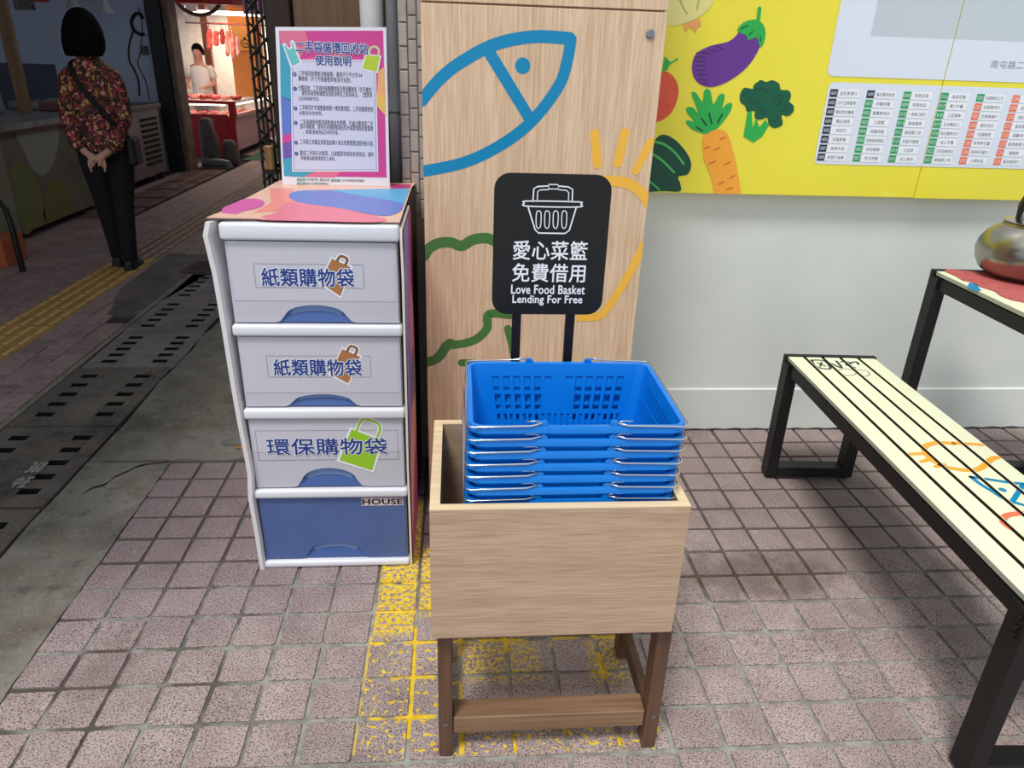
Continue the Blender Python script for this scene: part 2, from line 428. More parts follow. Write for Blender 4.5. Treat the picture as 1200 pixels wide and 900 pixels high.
for i in range(-4, 46):
    o = link('tactile_tile', ty if .3*i + .15 < 3.6 else tg, None, strip); o.location = (-2.965, .3*i + .15, 0)
# gutter channel under the covers
bm = bmesh.new()
box(bm, -2.43, -1.98, -3.2, 3.2, -.4, -.3); box(bm, -2.46, -2.43, -3.2, 3.2, -.4, -.012); box(bm, -1.985, -1.975, -3.2, 3.2, -.4, -.012)
struct(obj('gutter_channel', bm, void_m))
def plate(xs, ys, holes, z0, z1):
    """flat plate on a grid with rectangular holes through it"""
    bm = bmesh.new(); nx, ny = len(xs), len(ys)
    V = {}
    def v(i, j, k):
        if (i, j, k) not in V: V[(i, j, k)] = bm.verts.new((xs[i], ys[j], (z0, z1)[k]))
        return V[(i, j, k)]
    solid = lambda i, j: 0 <= i < nx-1 and 0 <= j < ny-1 and (i, j) not in holes
    for i in range(nx-1):
        for j in range(ny-1):
            if not solid(i, j): continue
            bm.faces.new((v(i,j,1), v(i+1,j,1), v(i+1,j+1,1), v(i,j+1,1))); bm.faces.new((v(i,j,0), v(i,j+1,0), v(i+1,j+1,0), v(i+1,j,0)))
            if not solid(i-1, j): bm.faces.new((v(i,j,0), v(i,j,1), v(i,j+1,1), v(i,j+1,0)))
            if not solid(i+1, j): bm.faces.new((v(i+1,j,0), v(i+1,j+1,0), v(i+1,j+1,1), v(i+1,j,1)))
            if not solid(i, j-1): bm.faces.new((v(i,j,0), v(i+1,j,0), v(i+1,j,1), v(i,j,1)))
            if not solid(i, j+1): bm.faces.new((v(i,j+1,0), v(i,j+1,1), v(i+1,j+1,1), v(i+1,j+1,0)))
    return bm
def cover(y0, y1, label, m, slots=5, dz=0, rot=0, dx=0):
    L_ = y1-y0; xs = [-.215, -.155, -.085, .085, .155, .215]; ys = [-L_/2]
    for k in range(slots):
        c = -L_/2 + L_*(.16 + .68*k/(slots-1)); ys += [c-.019, c+.019]
    ys.append(L_/2)
    holes = {(i, 1+2*k) for i in (1, 3) for k in range(slots)}
    bm = plate(xs, ys, holes, -.05, .002)
    for f in bm.faces:
        f.normal_update()
        if abs(f.normal.z) < .5 and max(abs(v.co.x) for v in f.verts) < .214 and max(abs(v.co.y) for v in f.verts) < L_/2-.001: f.material_index = 1
    o = obj('drain_cover', bm, [m, void_m]); o.location = (-2.203 + dx, (y0+y1)/2, dz); o.rotation_euler = (0, 0, rot)
    return tag(o, label, 'drain cover', 'slotted covers over the gutter')
c0 = cover(.31, .885, 'slotted dark drain cover with faint white lettering at the left picture edge', cover_dk, dz=-.001)
cover(-.28, .29, 'nearest slotted drain cover, mostly cut off by the left picture edge', cover_dk)
cover(.90, 1.49, 'stained brown grey drain cover, second nearest in the row', cover_dk, dz=.002)
cover(1.51, 2.0, 'lighter grey slotted drain cover in the middle of the row', cover_m, rot=.012, dx=.006)
cover(2.01, 2.58, 'slotted drain cover running behind the upper drawers', cover_m, dz=.003, rot=-.01)
cover(2.60, 3.18, 'farthest slotted drain cover, half hidden by the drawer tower', cover_m, rot=.02)
bm = bmesh.new(); pl = Plane((0, 0, .0045), (1, 0, 0), (0, 1, 0))
for s, a, b_ in (('360', (28, 541), (58, 554)), ('中正', (10, 558), (42, 572))):
    p = pl.px(a[0], b_[1]); q = pl.px(b_[0], a[1]); halo_text(bm, pl, s, p[0], p[1], q[0], q[1], 0, .0022, 0)
lt = flat('lettering', bm, mat('worn_white_paint', (150, 148, 140), .8), c0)
lt.matrix_parent_inverse = Matrix.Translation(c0.location).inverted()
# poured concrete beside and behind
def slab(name, pts, z1, m, z0=-.05):
    bm = bmesh.new(); extrude_poly(bm, pts, lambda u, v, w: Vector((u, v, z0 + w)), z1-z0); return struct(obj(name, bm, m))
def jag(a, b_, n, r):
    return [(a[0]+(b_[0]-a[0])*i/n + random.uniform(-r, r), a[1]+(b_[1]-a[1])*i/n + random.uniform(-r, r)) for i in range(n)]
slab('concrete_strip', jag((-1.975, -3.2), (-1.975, .59), 20, .006) + jag((-1.975, .6), (-1.71, .6), 3, .008) + jag((-1.677, .6), (-1.677, -3.2), 120, .003) + [(-1.677, -3.2)], .001, concrete)
slab('concrete_apron', jag((-1.975, .615), (-1.975, 3.2), 18, .012) + [(-1.97, 3.2), (-1.0, 3.2), (-1.0, .86)] + jag((-1.0, .62), (-1.6, .61), 9, .01) + jag((-1.6, .61), (-1.97, .615), 5, .004), .003, cement('patched_concrete', (112, 108, 102), (142, 136, 126), (80, 74, 66)))
slab('concrete_patch', jag((-2.8, 3.75), (-2.45, 3.75), 4, .01) + jag((-2.0, 3.78), (-2.0, 3.2), 4, .01) + jag((-2.0, 3.2), (-2.42, 3.2), 4, .01) + jag((-2.45, 2.3), (-2.6, 2.25), 3, .01) + jag((-2.62, 2.3), (-2.8, 2.9), 6, .012), .002, cement('dark_patch_concrete', (84, 80, 82), (110, 104, 104), (64, 58, 60)), -.02)
slab('concrete_infill', [(-2.425, -3.2), (-1.985, -3.2), (-1.985, -.29), (-2.425, -.29)], .0, concrete)
slab('concrete_kerb', [(-2.455, -3.2), (-2.428, -3.2), (-2.428, 3.18), (-2.455, 3.18)], .003, concrete)
bm = bmesh.new(); pc = Plane((0, 0, .0012), (1, 0, 0), (0, 1, 0)); cp = [pc.px(*p) for p in ((93,588),(99,578),(110,571),(124,567),(136,558),(150,552),(162,546),(180,543),(198,541))]
cp = smooth(cp, False, 4); L1 = [(u, v+random.uniform(0, .004)) for u, v in cp]; L2 = [(u+random.uniform(0, .003), v-.004-.012*math.sin(PI*i/len(cp))*random.uniform(.3, 1)) for i, (u, v) in enumerate(cp)]
fill(bm, pc, L1 + L2[::-1], .0022); struct(flat('trim_4', bm, mat('crack_dirt', (44, 38, 34), .95), None))
# dead leaf in the hole
xs = [-.2 + .05*k for k in range(9)]; 
bm = plate([-.24 + .04*k for k in range(13)], [-.16 + .04*k for k in range(9)], {(i, j) for i in range(1, 11) for j in range(1, 7) if (i+j) % 2}, 0, .006)
o = obj('metal_grating', bm, mat('rusty_grating', (66, 56, 56), .7, .4)); o.location = (-2.28, 3.36, .002)
tag(o, 'dark square metal grating set in patched concrete behind the drain covers', 'grating')
bm = bmesh.new(); 
loft(bm, [[(.028*t*math.cos(a), .014*t*math.sin(a), .006+.004*math.cos(a*2)*t) for a in [2*PI*k/10 for k in range(10)]] for t in (.1, .6, 1)], True)
o = obj('dry_leaf', bm, mat('dry_leaf', (176, 120, 50), .8)); o.location = (-1.44, .70, .002); o.rotation_euler = (0, 0, .4)
tag(o, 'small dry orange leaf on broken concrete left of the drawers', 'leaf')
# slotted drain lids in the far alley
bm = bmesh.new()
for k in range(7):
    y0 = 5.0 + k*.55
    q = plate([-.21, -.16, -.03, .03, .16, .21], sorted([-.3, .3] + [v for c in (-.2, -.12, -.04, .04, .12, .2) for v in (c-.012, c+.012)]), {(i, 1+2*c) for i in (1, 3) for c in range(6)}, -.012, .002)
    me = bpy.data.meshes.new('x'); q.to_mesh(me); q.free(); me.materials.append(mat('red_brown_lid', (112, 82, 80), .8, var=.2))
    o = link('lane_grille', me); o.location = (-3.84, y0 + .3, 0)
    tag(o, ('nearest', 'second', 'third', 'fourth', 'fifth', 'sixth', 'farthest')[k] + ' narrow slotted grille in the row running up the alley past the woman', 'grille', 'slotted grilles in the far alley')
bm.free()
struct(obj('lid_bed', B(-4.08, -3.6, 4.98, 10, -.03, -.011), void_m))
# ------------------------------------------------------------ wall behind the bench
wall_paint = mat('grey_painted_plaster', (216, 223, 216), .75, c2=(230, 234, 228), vscale=2.2, bump=.25, bscale=14, coords='World')
bm = bmesh.new(); box(bm, -.75, 5.0, .84, 1.04, -.1, 3.4)
wall = struct(obj('wall_back', bm, wall_paint))
bm = bmesh.new(); box(bm, -.05, 5.0, .832, .845, -.1, .19, bev=.003)
struct(obj('baseboard_back', bm, wall_paint))
bm = bmesh.new()
for k in range(40):
    x = .0 + k*.09; tube(bm, [(x, .83, .0), (x+.045, .829, .003+random.uniform(0,.003)), (x+.09, .83, 0)], .004, 5)
struct(obj('trim_1', bm, mat('dark_wall_gap', (52, 48, 46), .9)))
# ------------------------------------------------------------ yellow printed boards on the wall
yellow = mat('yellow_print', (240, 228, 62), .38, var=.03, vscale=3, coat=.2)
PB = Plane((0, .788, 0), (1, 0, 0), (0, 0, 1))
px = lambda pts: [PB.px(*p) for p in pts]
boardL = thing('printed_wall_board', 'yellow board printed with vegetables, between the wooden cabinet and the thin seam', 'board', (.2, .79, .99))
boardR = thing('printed_wall_board', 'right hand yellow and white board above the kettle, right of the seam', 'board', (1.5, .79, .99))
def hold(o, root):
    """parent while keeping world coordinates"""
    o.parent = root; bpy.context.view_layer.update(); o.matrix_parent_inverse = root.matrix_world.inverted(); return o
SEAM = 1.0955
hold(obj('panel', B(-.3, SEAM-.002, .789, .84, .994, 2.4, bev=.001), yellow), boardL)
hold(obj('panel', B(SEAM+.001, 3.2, .789, .84, .992, 2.4, bev=.001), yellow), boardR)
C_ = {k: mat('print_'+k, v, .4) for k, v in dict(purple=(104, 52, 148), darkpurple=(72, 34, 96), green=(40, 176, 76), darkgreen=(0, 92, 62), leafdark=(10, 74, 54),
    orange=(252, 172, 56), brownor=(214, 118, 40), red=(224, 88, 58), darkred=(170, 60, 40), cream=(228, 222, 146), stripe=(180, 178, 100), peach=(238, 166, 100), lightgreen=(74, 188, 88),
    white=(222, 230, 244), grey=(196, 206, 214), navy=(38, 44, 62), squaregreen=(40, 160, 84), squareorange=(240, 122, 86), ink=(64, 66, 78), line=(150, 156, 170), strip=(240, 243, 250), teal=(0, 138, 188), moss=(74, 124, 62), sun=(250, 190, 70), steel=(120, 130, 140)).items()}
def pr(name, parts, root, pl=PB, h0=.0006, clipX=None):
    """one print: list of (colour, kind, pixel points[, width]) laid on the plane"""
    bm = bmesh.new(); ms = []
    for n, pt_ in enumerate(parts):
        c, kind, pts = pt_[:3]
        if C_[c] not in ms: ms.append(C_[c])
        mi = ms.index(C_[c]); q = [pl.px(*p) for p in pts]; h = h0 + n*.00005
        if kind == 'f': fill(bm, pl, smooth(q, True, 5), h, mi)
        elif kind == 'p': fill(bm, pl, q, h, mi)
        elif kind == 's': stroke(bm, pl, smooth(q, False, 6) if len(q) > 2 else q, pt_[3], h, mi)
        elif kind == 'c': stroke(bm, pl, smooth(q, True, 6), pt_[3], h, mi, closed=True)
        elif kind == 'd': fill(bm, pl, disc(q[0], pt_[3]), h, mi)
    if pl is PB: clip(bm, (0, 0, .9945), (0, 0, -1))
    if clipX:
        clip(bm, (clipX[0], 0, 0), (-1, 0, 0)); clip(bm, (clipX[1], 0, 0), (1, 0, 0))
    o = flat(name, bm, ms, None); return hold(o, root)
seg = lambda c, L_, w_: [(c, 's', [a, b_], w_) for a, b_ in L_]
pr('eggplant_print', [('purple', 'f', [(815,64),(832,54),(855,48),(868,36),(876,33),(890,47),(888,60),(874,80),(852,96),(832,102),(817,96),(811,82)])]
   + seg('darkpurple', [((816,62),(826,61)),((815,67),(827,67)),((815,72),(827,72)),((815,77),(827,77)),((816,82),(827,83)),((818,88),(828,88)),((819,93),(828,94)),((820,98),(828,98)),((824,62),(833,63)),((831,58),(841,60)),((839,54),(848,57))], .0032)
   + [('green', 'f', [(864,35),(872,26),(886,23),(895,30),(897,42),(893,54),(890,53),(887,44),(880,46),(877,47),(874,41),(868,39)]), ('green', 's', [(890,10),(888,28)], .0125)]
   + seg('leafdark', [((868,34),(876,30)),((878,41),(882,37)),((891,43),(891,48))], .004), boardL)
pr('broccoli_print', [('green', 'p', [(876,131),(871,160),(883,167),(893,160),(901,147),(897,140),(890,149),(886,138),(882,150),(881,131)]),
   ('darkgreen', 'f', [(867,112),(872,103),(884,104),(890,94),(898,96),(905,94),(913,98),(915,105),(924,106),(927,113),(925,119),(930,124),(929,132),(920,134),(916,136),(917,146),(908,150),(901,146),(899,138),(892,140),(886,137),(884,130),(876,131),(873,124),(868,120)])]
   + [('darkgreen', 'd', [p_], r_) for p_, r_ in (((875,112),.018),((889,103),.020),((906,103),.021),((920,113),.021),((923,129),.020),((908,141),.021),((890,134),.018),((880,124),.018),((900,120),.034),((890,116),.03))]
   + seg('leafdark', [((870,113),(876,108)),((876,121),(881,113)),((881,122),(885,115)),((885,124),(889,117)),((889,128),(892,121)),((892,132),(895,126)),((895,134),(899,129))], .004)
   + [('leafdark', 's', [(886,105),(892,103),(898,108)], .004), ('leafdark', 's', [(906,117),(913,112),(917,113),(914,120),(910,124)], .004), ('leafdark', 's', [(905,139),(908,143),(911,137)], .004), ('leafdark', 's', [(916,130),(922,128),(920,124)], .004)], boardL)
pr('carrot_print', [('orange', 'f', [(823,170),(824,160),(833,154),(845,152),(853,158),(860,180),(865,205),(867,235),(842,235),(832,205),(825,188)]),
   ('green', 'f', [(827,157),(812,152),(804,144),(806,141),(813,142),(805,132),(805,126),(812,126),(818,132),(811,112),(811,108),(816,109),(823,119),(825,107),(829,104),(833,108),(836,122),(843,111),(849,111),(848,120),(846,127),(853,121),(858,122),(855,132),(842,149),(834,153)])]
   + seg('brownor', [((844,163),(850,161)),((826,174),(831,172)),((837,176),(843,173)),((831,192),(838,189)),((849,193),(855,190)),((855,209),(860,206)),((842,216),(848,213)),((852,222),(858,220))], .006)
   + seg('leafdark', [((816,149),(823,153)),((822,139),(828,147)),((831,133),(834,145)),((846,134),(841,144))], .0055), boardL)
pr('cucumber_print', [('leafdark', 'f', [(740,222),(740,190),(762,170),(775,158),(790,163),(804,178),(810,192),(806,204),(795,207),(797,215),(797,224),(780,224)]), ('leafdark', 'p', [(740,223),(798,223.4),(797,214),(790,206),(740,195)]),
   ('lightgreen', 's', [(768,166),(780,170),(792,180),(801,192)], .008), ('lightgreen', 's', [(762,179),(776,188),(790,202)], .008), ('lightgreen', 's', [(758,210),(768,218),(773,223)], .006)], boardL)
pr('tomato_print', [('red', 'f', [(775,84),(785,86),(793,96),(795,110),(788,130),(775,141),(760,143),(750,120),(755,95)]), ('green', 's', [(778,80),(786,74),(794,69)], .005), ('green', 'p', [(779,66),(786,73),(782,82),(776,84)])]
   + [('darkred', 'd', [p], .0022) for p in ((786,98),(791,104),(781,109),(783,123),(777,118))], boardL)
pr('onion_print', [('cream', 'f', [(760,-10),(758,15),(772,28),(790,30),(815,22),(832,8),(838,-10),(815,-30),(785,-30)]), ('stripe', 's', [(796,-2),(800,8),(805,16)], .006), ('stripe', 's', [(820,-4),(818,4),(817,11)], .006),
   ('peach', 'p', [(801,28),(820,22),(822,30),(818,31),(815,38),(810,32),(808,31),(804,37),(802,35)])], boardL)
# white map sheet and shop directory
def rrect(u0, v0, u1, v1, r, k=6, shear=0):
    out = []
    for cx, cy, a0 in ((u1-r, v1-r, 0), (u0+r, v1-r, 90), (u0+r, v0+r, 180), (u1-r, v0+r, 270)):
        for i in range(k+1):
            a = math.radians(a0 + 90*i/k); out.append((cx + r*math.cos(a), cy + r*math.sin(a)))
    return out
a = PB.px(971, 88); b_ = PB.px(1068, 92)
U0 = PB.px(978, 40)[0]; V0 = PB.px(1000, 90)[1]
for root, u0, u1 in ((boardL, U0, SEAM-.002), (boardR, SEAM+.001, 3.0)):
    bm = bmesh.new(); fill(bm, PB, rrect(U0, V0, 3.1, 2.3, .022), .0005)
    clip(bm, (u0, 0, 0), (-1, 0, 0)); clip(bm, (u1, 0, 0), (1, 0, 0)); hold(flat('map_sheet', bm, C_['white'], None), root)
    g0 = PB.px(1020, 42)
    bm = bmesh.new(); fill(bm, PB, rrect(g0[0], g0[1], 3.0, 2.2, .003), .0007)
    clip(bm, (u0, 0, 0), (-1, 0, 0)); clip(bm, (u1, 0, 0), (1, 0, 0)); hold(flat('map_field', bm, C_['grey'], None), root)
bm = bmesh.new(); p = PB.px(1160, 80); text(bm, PB, '南屯路二段', p[0], p[1], p[0]+.155, p[1]+.026, .0008); hold(flat('street_lettering', bm, C_['steel'], None), boardR)
D0 = PB.px(952, 192); D1 = PB.px(1000, 97)
for root, u0, u1 in ((boardL, D0[0], SEAM-.002), (boardR, SEAM+.001, 2.8)):
    bm = bmesh.new(); fill(bm, PB, rrect(D0[0]+.004, D0[1], 2.75, D1[1], .02), .0005)
    clip(bm, (u0, 0, 0), (-1, 0, 0)); clip(bm, (u1, 0, 0), (1, 0, 0)); hold(flat('directory_sheet', bm, C_['white'], None), root)
names = [['益旺青果行','日升生鮮雜貨','陳記牲肉專賣','黃記滷味','林記行','吉隆蔬果','金明牛肉','高登行海鮮'], ['黃記鳳梨批發','阿春的麵','蕃薯美味店','江家麵','哈囉肉圓','老爺廚房精品','阿宏麵線','宏大肉圓'],
  ['阿發百貨','阿發肉店','一原果之飯行','維裕雜貨','福田園小吃','長發行雜貨','元成食','加工食材'], ['長發花園','惠仁中醫','上宜服飾','玉米糖加工','和記服飾內衣','佳上平價','三和生鮮商店','順福果小吃'],
  ['和昌麵食加工坊','生鮮雞肉行','生鮮魚鋪行','楊記肉店','旺福雜貨','新明軒花藝','新明軒花藝坊','大德肉品'], ['大豐行','梁記肉鋪','順記肉鋪','龍泉雜貨','溫馨肉行','龍泉雜貨行','龍雜貨','龍泉雜貨行']]
r0 = PB.px(977, 109); r1 = PB.px(962, 184); c1 = PB.px(1020, 111); dv = (r0[1]-r1[1])/7; du = c1[0]-r0[0]
bmx = {('L', k): bmesh.new() for k in ('navy', 'squaregreen', 'squareorange', 'strip', 'line', 'ink', 'white')}
bmx.update({('R', k): bmesh.new() for k in ('navy', 'squaregreen', 'squareorange', 'strip', 'line', 'ink', 'white')})
num = 0
for ci in range(6):
    S_ = 'L' if ci < 3 else 'R'
    cu = r0[0] + du*ci + (.004 if ci >= 3 else 0)
    for ri in range(8):
        num += 1; v = r0[1] - dv*ri
        k = 'navy' if num <= 9 else ('squaregreen' if num <= 33 else 'squareorange')
        code = ('A%03d' % num) if k == 'navy' else ('%03d' % (num-9) if k == 'squaregreen' else 'C%02d' % (num-33))
        fill(bmx[(S_, k)], PB, [(cu-.014, v-.0125), (cu+.014, v-.0125), (cu+.014, v+.0125), (cu-.014, v+.0125)], .0008)
        fill(bmx[(S_, 'strip')], PB, [(cu+.017, v-.0125), (cu+.091, v-.0125), (cu+.091, v+.0125), (cu+.017, v+.0125)], .0007)
        fill(bmx[(S_, 'line')], PB, [(cu-.012, v-.0145), (cu+.092, v-.0145), (cu+.092, v-.0135), (cu-.012, v-.0135)], .0007)
        text(bmx[(S_, 'white')], PB, code, cu-.0105, v-.006, cu+.0105, v+.006, .0009)
        s = names[ci][ri]; wd = min(.066, .0125*len(s)); text(bmx[(S_, 'ink')], PB, s, cu+.054-wd/2, v-.0062, cu+.054+wd/2, v+.0062, .0009)
for (S_, k), bm in bmx.items():
    if len(bm.verts): hold(flat({'navy': 'number_square', 'squaregreen': 'number_square', 'squareorange': 'number_square', 'strip': 'name_strip', 'line': 'name_underline', 'ink': 'shop_lettering', 'white': 'number_lettering'}[k], bm, C_[k], None,
        {'navy': 'dark blue number squares', 'squaregreen': 'green number squares', 'squareorange': 'orange number squares'}.get(k)), boardL if S_ == 'L' else boardR)
    else: bm.free()

# ------------------------------------------------------------ tall wooden cabinet
cab = thing('wooden_cabinet', 'tall light wood cabinet printed with a blue fish, orange sun and green cloud lines', 'cabinet', (-.37, .55, 0))
KX0, KX1, KY = -.702, -.047, .29
hold(obj('carcass', B(KX0+.001, KX1-.001, KY+.02, .785, .03, 2.3, bev=.001), oak_v), cab)
hold(obj('door', B(KX0, KX1, KY, KY+.019, .03, 1.541, bev=.0012), oak_v), cab)
hold(obj('upper_panel', B(KX0, KX1, KY, KY+.019, 1.546, 2.3, bev=.0012), oak_v), cab)
hold(obj('plinth', B(KX0+.03, KX1-.03, KY+.05, .78, 0, .03), black_metal), cab)
bm = bmesh.new(); lathe(bm, [(.010, 0), (.012, .001), (.012, .004), (.008, .006), (.0035, .006), (.0035, .004)], 24); 
for v in bm.verts: v.co = Vector((-.089 + v.co.x, KY - v.co.z, 1.488 + v.co.y))
lk = hold(obj('lock', bm, steel, smooth='auto'), cab)
hold(obj('keyhole', B(-.0898, -.0882, KY-.0062, KY-.0058, 1.4845, 1.4915), void_m), lk) if False else None
PK = Plane((0, KY, 0), (1, 0, 0), (0, 0, 1))
KC = (KX0, KX1)
pr('fish_print', [('teal', 's', [(494,118),(515,93),(540,73),(580,52),(625,43),(668,45)], .031), ('teal', 's', [(669,46),(665,70),(655,100),(625,140),(590,168),(545,190),(494,201)], .031), ('teal', 's', [(575,64),(622,141)], .031), ('teal', 'd', [(612.5,77)], .0205)], cab, PK, clipX=KC)
pr('sun_print', [('sun', 's', [(697,157),(700,192)], .027), ('sun', 's', [(732,156),(724,191)], .027), ('sun', 's', [(762,167),(745,200)], .024),
   ('sun', 's', [(700,212),(728,213),(748,222),(765,245)], .03), ('sun', 's', [(754,288),(735,325),(714,358),(702,370),(680,372)], .026)], cab, PK, clipX=KC)
pr('cloud_print', [('moss', 's', [(497,300),(503,291),(514,285),(528,284),(541,288),(554,281),(570,279),(583,284),(600,292)], .031), ], cab, PK, clipX=KC)
pr('cloud_print', [('moss', 's', [(494,426),(512,420),(522,407),(528,402)], .031), ('moss', 's', [(522,405),(545,402),(560,396),(571,384),(573,368),(598,369)], .027),
   ('moss', 's', [(595,385),(600,404),(604,426)], .024), ('moss', 's', [(541,425),(560,426),(580,430)], .024)], cab, PK, clipX=KC)
# ------------------------------------------------------------ tiled pillar, pipes, boards left of the cabinet
struct(obj('wall_left', B(-1.16, -.7, .98, 1.1, -.1, 3.4), mat('dark_recess_wall', (58, 48, 46), .9)))
pil = struct(obj('pillar', B(-.785, -.70, .615, 1.0, 0, 3.2), mat('pillar_grout', (150, 144, 138), .9)))
tme = bpy.data.meshes.new('mosaic_tile'); t_ = bmesh.new(); box(t_, -.0126, .0126, -.006, 0, -.0305, .0305, bev=.002); t_.to_mesh(t_ and tme); t_.free(); tme.materials.append(mat('grey_pillar_tile', (172, 163, 157), .4, var=.12, vscale=20, rnd=.12, coords='World'))
for i in range(32):
    for j in range(3):
        o = link('mosaic_tile', tme, None, pil); o.location = (-.7705 + j*.0282, .6145, .95 + .0655*i + .02*(j % 2)); o.rotation_euler = (0, random.uniform(-.02, .02), 0)
bm = bmesh.new(); tube(bm, [(-.872, .72, 0), (-.872, .72, 3.2)], .037, 20); 
o = obj('drain_pipe', bm, mat('grey_pvc', (216, 216, 220), .4), smooth='auto'); tag(o, 'fat light grey plastic drainpipe right of the paper notice', 'pipe')
bm = bmesh.new(); tube(bm, [(-.807, .70, 0), (-.807, .70, 3.2)], .02, 16)
for z in (1.25, 1.9): tube(bm, [(-.807, .70, z), (-.807, .70, z+.05)], .023, 16)
o = obj('thin_pipe', bm, mat('dark_grey_pvc', (120, 120, 126), .45), smooth='auto'); tag(o, 'thinner dark grey conduit beside the tiled pillar', 'pipe')
o = obj('brown_board', B(-1.15, -.925, .9, .92, 0, 2.2, bev=.002), wood('dull_plywood', (92, 66, 48), (118, 88, 64), 'Z', 60)); tag(o, 'dull brown plywood board standing behind the paper notice', 'board')
o = obj('dark_post', B(-1.235, -1.155, .88, .96, 0, 3.0, bev=.004), mat('dark_timber', (46, 34, 30), .8, var=.2)); tag(o, 'dark timber post behind the notice, beside the folding gate', 'post')
# folding lattice gate
gate = thing('folding_gate', 'black folding lattice gate pushed together beside the dark post', 'gate', (-1.3, 1.15, 0))
for k in range(8):
    x = -1.362 + k*.0165
    hold(obj('upright', B(x-.0035, x+.0035, 1.14+.01*(k % 2), 1.155+.01*(k % 2), .02, 2.6), black_metal), gate)
for k in range(34):
    z = .06 + k*.074
    bm = bmesh.new(); tube(bm, [(-1.365, 1.135, z), (-1.245, 1.135, z+.12)], .0045, 6); tube(bm, [(-1.365, 1.165, z+.12), (-1.245, 1.165, z)], .0045, 6)
    hold(obj('cross_bar', bm, black_metal), gate)
o = obj('wood_block', B(-1.338, -1.308, 1.09, 1.12, 1.0, 1.09, bev=.004), wood('ochre_timber', (120, 84, 44), (160, 116, 62), 'Z', 60))
tag(o, 'small weathered ochre wood block on the folding gate behind the notice', 'wood block')
hold(obj('latch_shelf', B(-1.345, -1.30, 1.085, 1.14, .985, 1.0), black_metal), gate)
# ------------------------------------------------------------ drawer tower
tower = thing('drawer_tower', 'four-drawer plastic tower wrapped in a colourful printed paper shell', 'drawers', (-.97, .1, 0))
T0, T1, TF, TB = -1.185, -.7515, -.03, .29
w_pl = mat('milky_white_plastic', (226, 228, 236), .35, coat=.1); g_pl = mat('lilac_grey_plastic', (196, 196, 208), .4, var=.02); b_pl = mat('slate_blue_plastic', (82, 104, 158), .4, var=.03)
paper_w = mat('label_paper', (202, 202, 214), .45); bl_in = mat('blue_drawer_inside', (112, 142, 194), .45); bl_dk = mat('blue_drawer_recess', (70, 98, 160), .45)
hold(obj('carcass', B(T0+.006, T1-.006, TF+.02, TB, .0, 1.0), w_pl), tower)
for i, (z0, z1) in enumerate(((.989, 1.031), (.739, .770), (.498, .529), (.244, .272), (.0, .023))):
    hold(obj('rail', B(T0, T1, TF-.012, TF+.03, z0, z1, bev=.008, seg=3), w_pl, smooth='auto'), tower)
def T_text(bm, s, px0, px1, y0, y1, h, bold, pl, mi):
    a = pl.px(px0, y1); b2 = pl.px(px1, y0); text(bm, pl, s, a[0], a[1], b2[0], b2[1], h, bold, mi)
navy_ink = mat('navy_ink', (34, 62, 140), .5); halo = mat('white_halo', (236, 238, 246), .5); kraft = mat('kraft_bag', (176, 118, 72), .6); kraftd = mat('kraft_dark', (140, 88, 50), .6)
lime = mat('lime_bag', (150, 204, 40), .5); dash = mat('dash_line', (70, 72, 92), .6)
PT = Plane((0, TF-.0005, 0), (1, 0, 0), (0, 0, 1))
def front(z0, z1, m, wc=.09, hc=.047):
    d = thing_part = None
    xc = -.972; x0, x1 = T0+.008, T1-.008
    pts = [(x0, z0), (xc-wc-.012, z0), (xc-wc, z0+.004)] + [(xc - wc*.88*math.cos(t), z0+.008+(hc-.008)*math.sin(t)**.8) for t in [PI*k/14 for k in range(1, 14)]] + [(xc+wc, z0+.004), (xc+wc+.012, z0), (x1, z0), (x1, z1), (x0, z1)]
    bm = bmesh.new(); extrude_poly(bm, pts, lambda u, v, w: Vector((u, TF + w, v)), .014)
    dr = hold(obj('drawer', bm, m), tower)
    bm = bmesh.new()      # finger scoop behind the cut-out
    prof = [(TF+.016, z0+hc+.004), (TF+.034, z0+hc-.002), (TF+.040, z0+.016), (TF+.034, z0+.003), (TF+.003, z0+.001)]
    loft(bm, [[(x, y, z) for y, z in prof] for x in (xc-wc*1.05, xc+wc*1.05)], False)
    hold(obj('handle_scoop', bm, bl_dk), dr)
    bm = bmesh.new()      # rounded pull lip hanging in the upper half of the opening
    outl = [(xc - wc*.80*math.cos(t), z0+.006+(hc-.008)*math.sin(t)**.8) for t in [PI*k/14 for k in range(2, 13)]]
    low = [(xc + wc*.74*math.cos(t), z0+.010+(hc-.012)*.55*math.sin(t)) for t in [PI*k/10 for k in range(1, 10)]]
    extrude_poly(bm, outl + low, lambda u, v, w: Vector((u, TF+.008 + w, v)), .008)
    hold(obj('pull_lip', bm, bl_in), dr)
    return dr
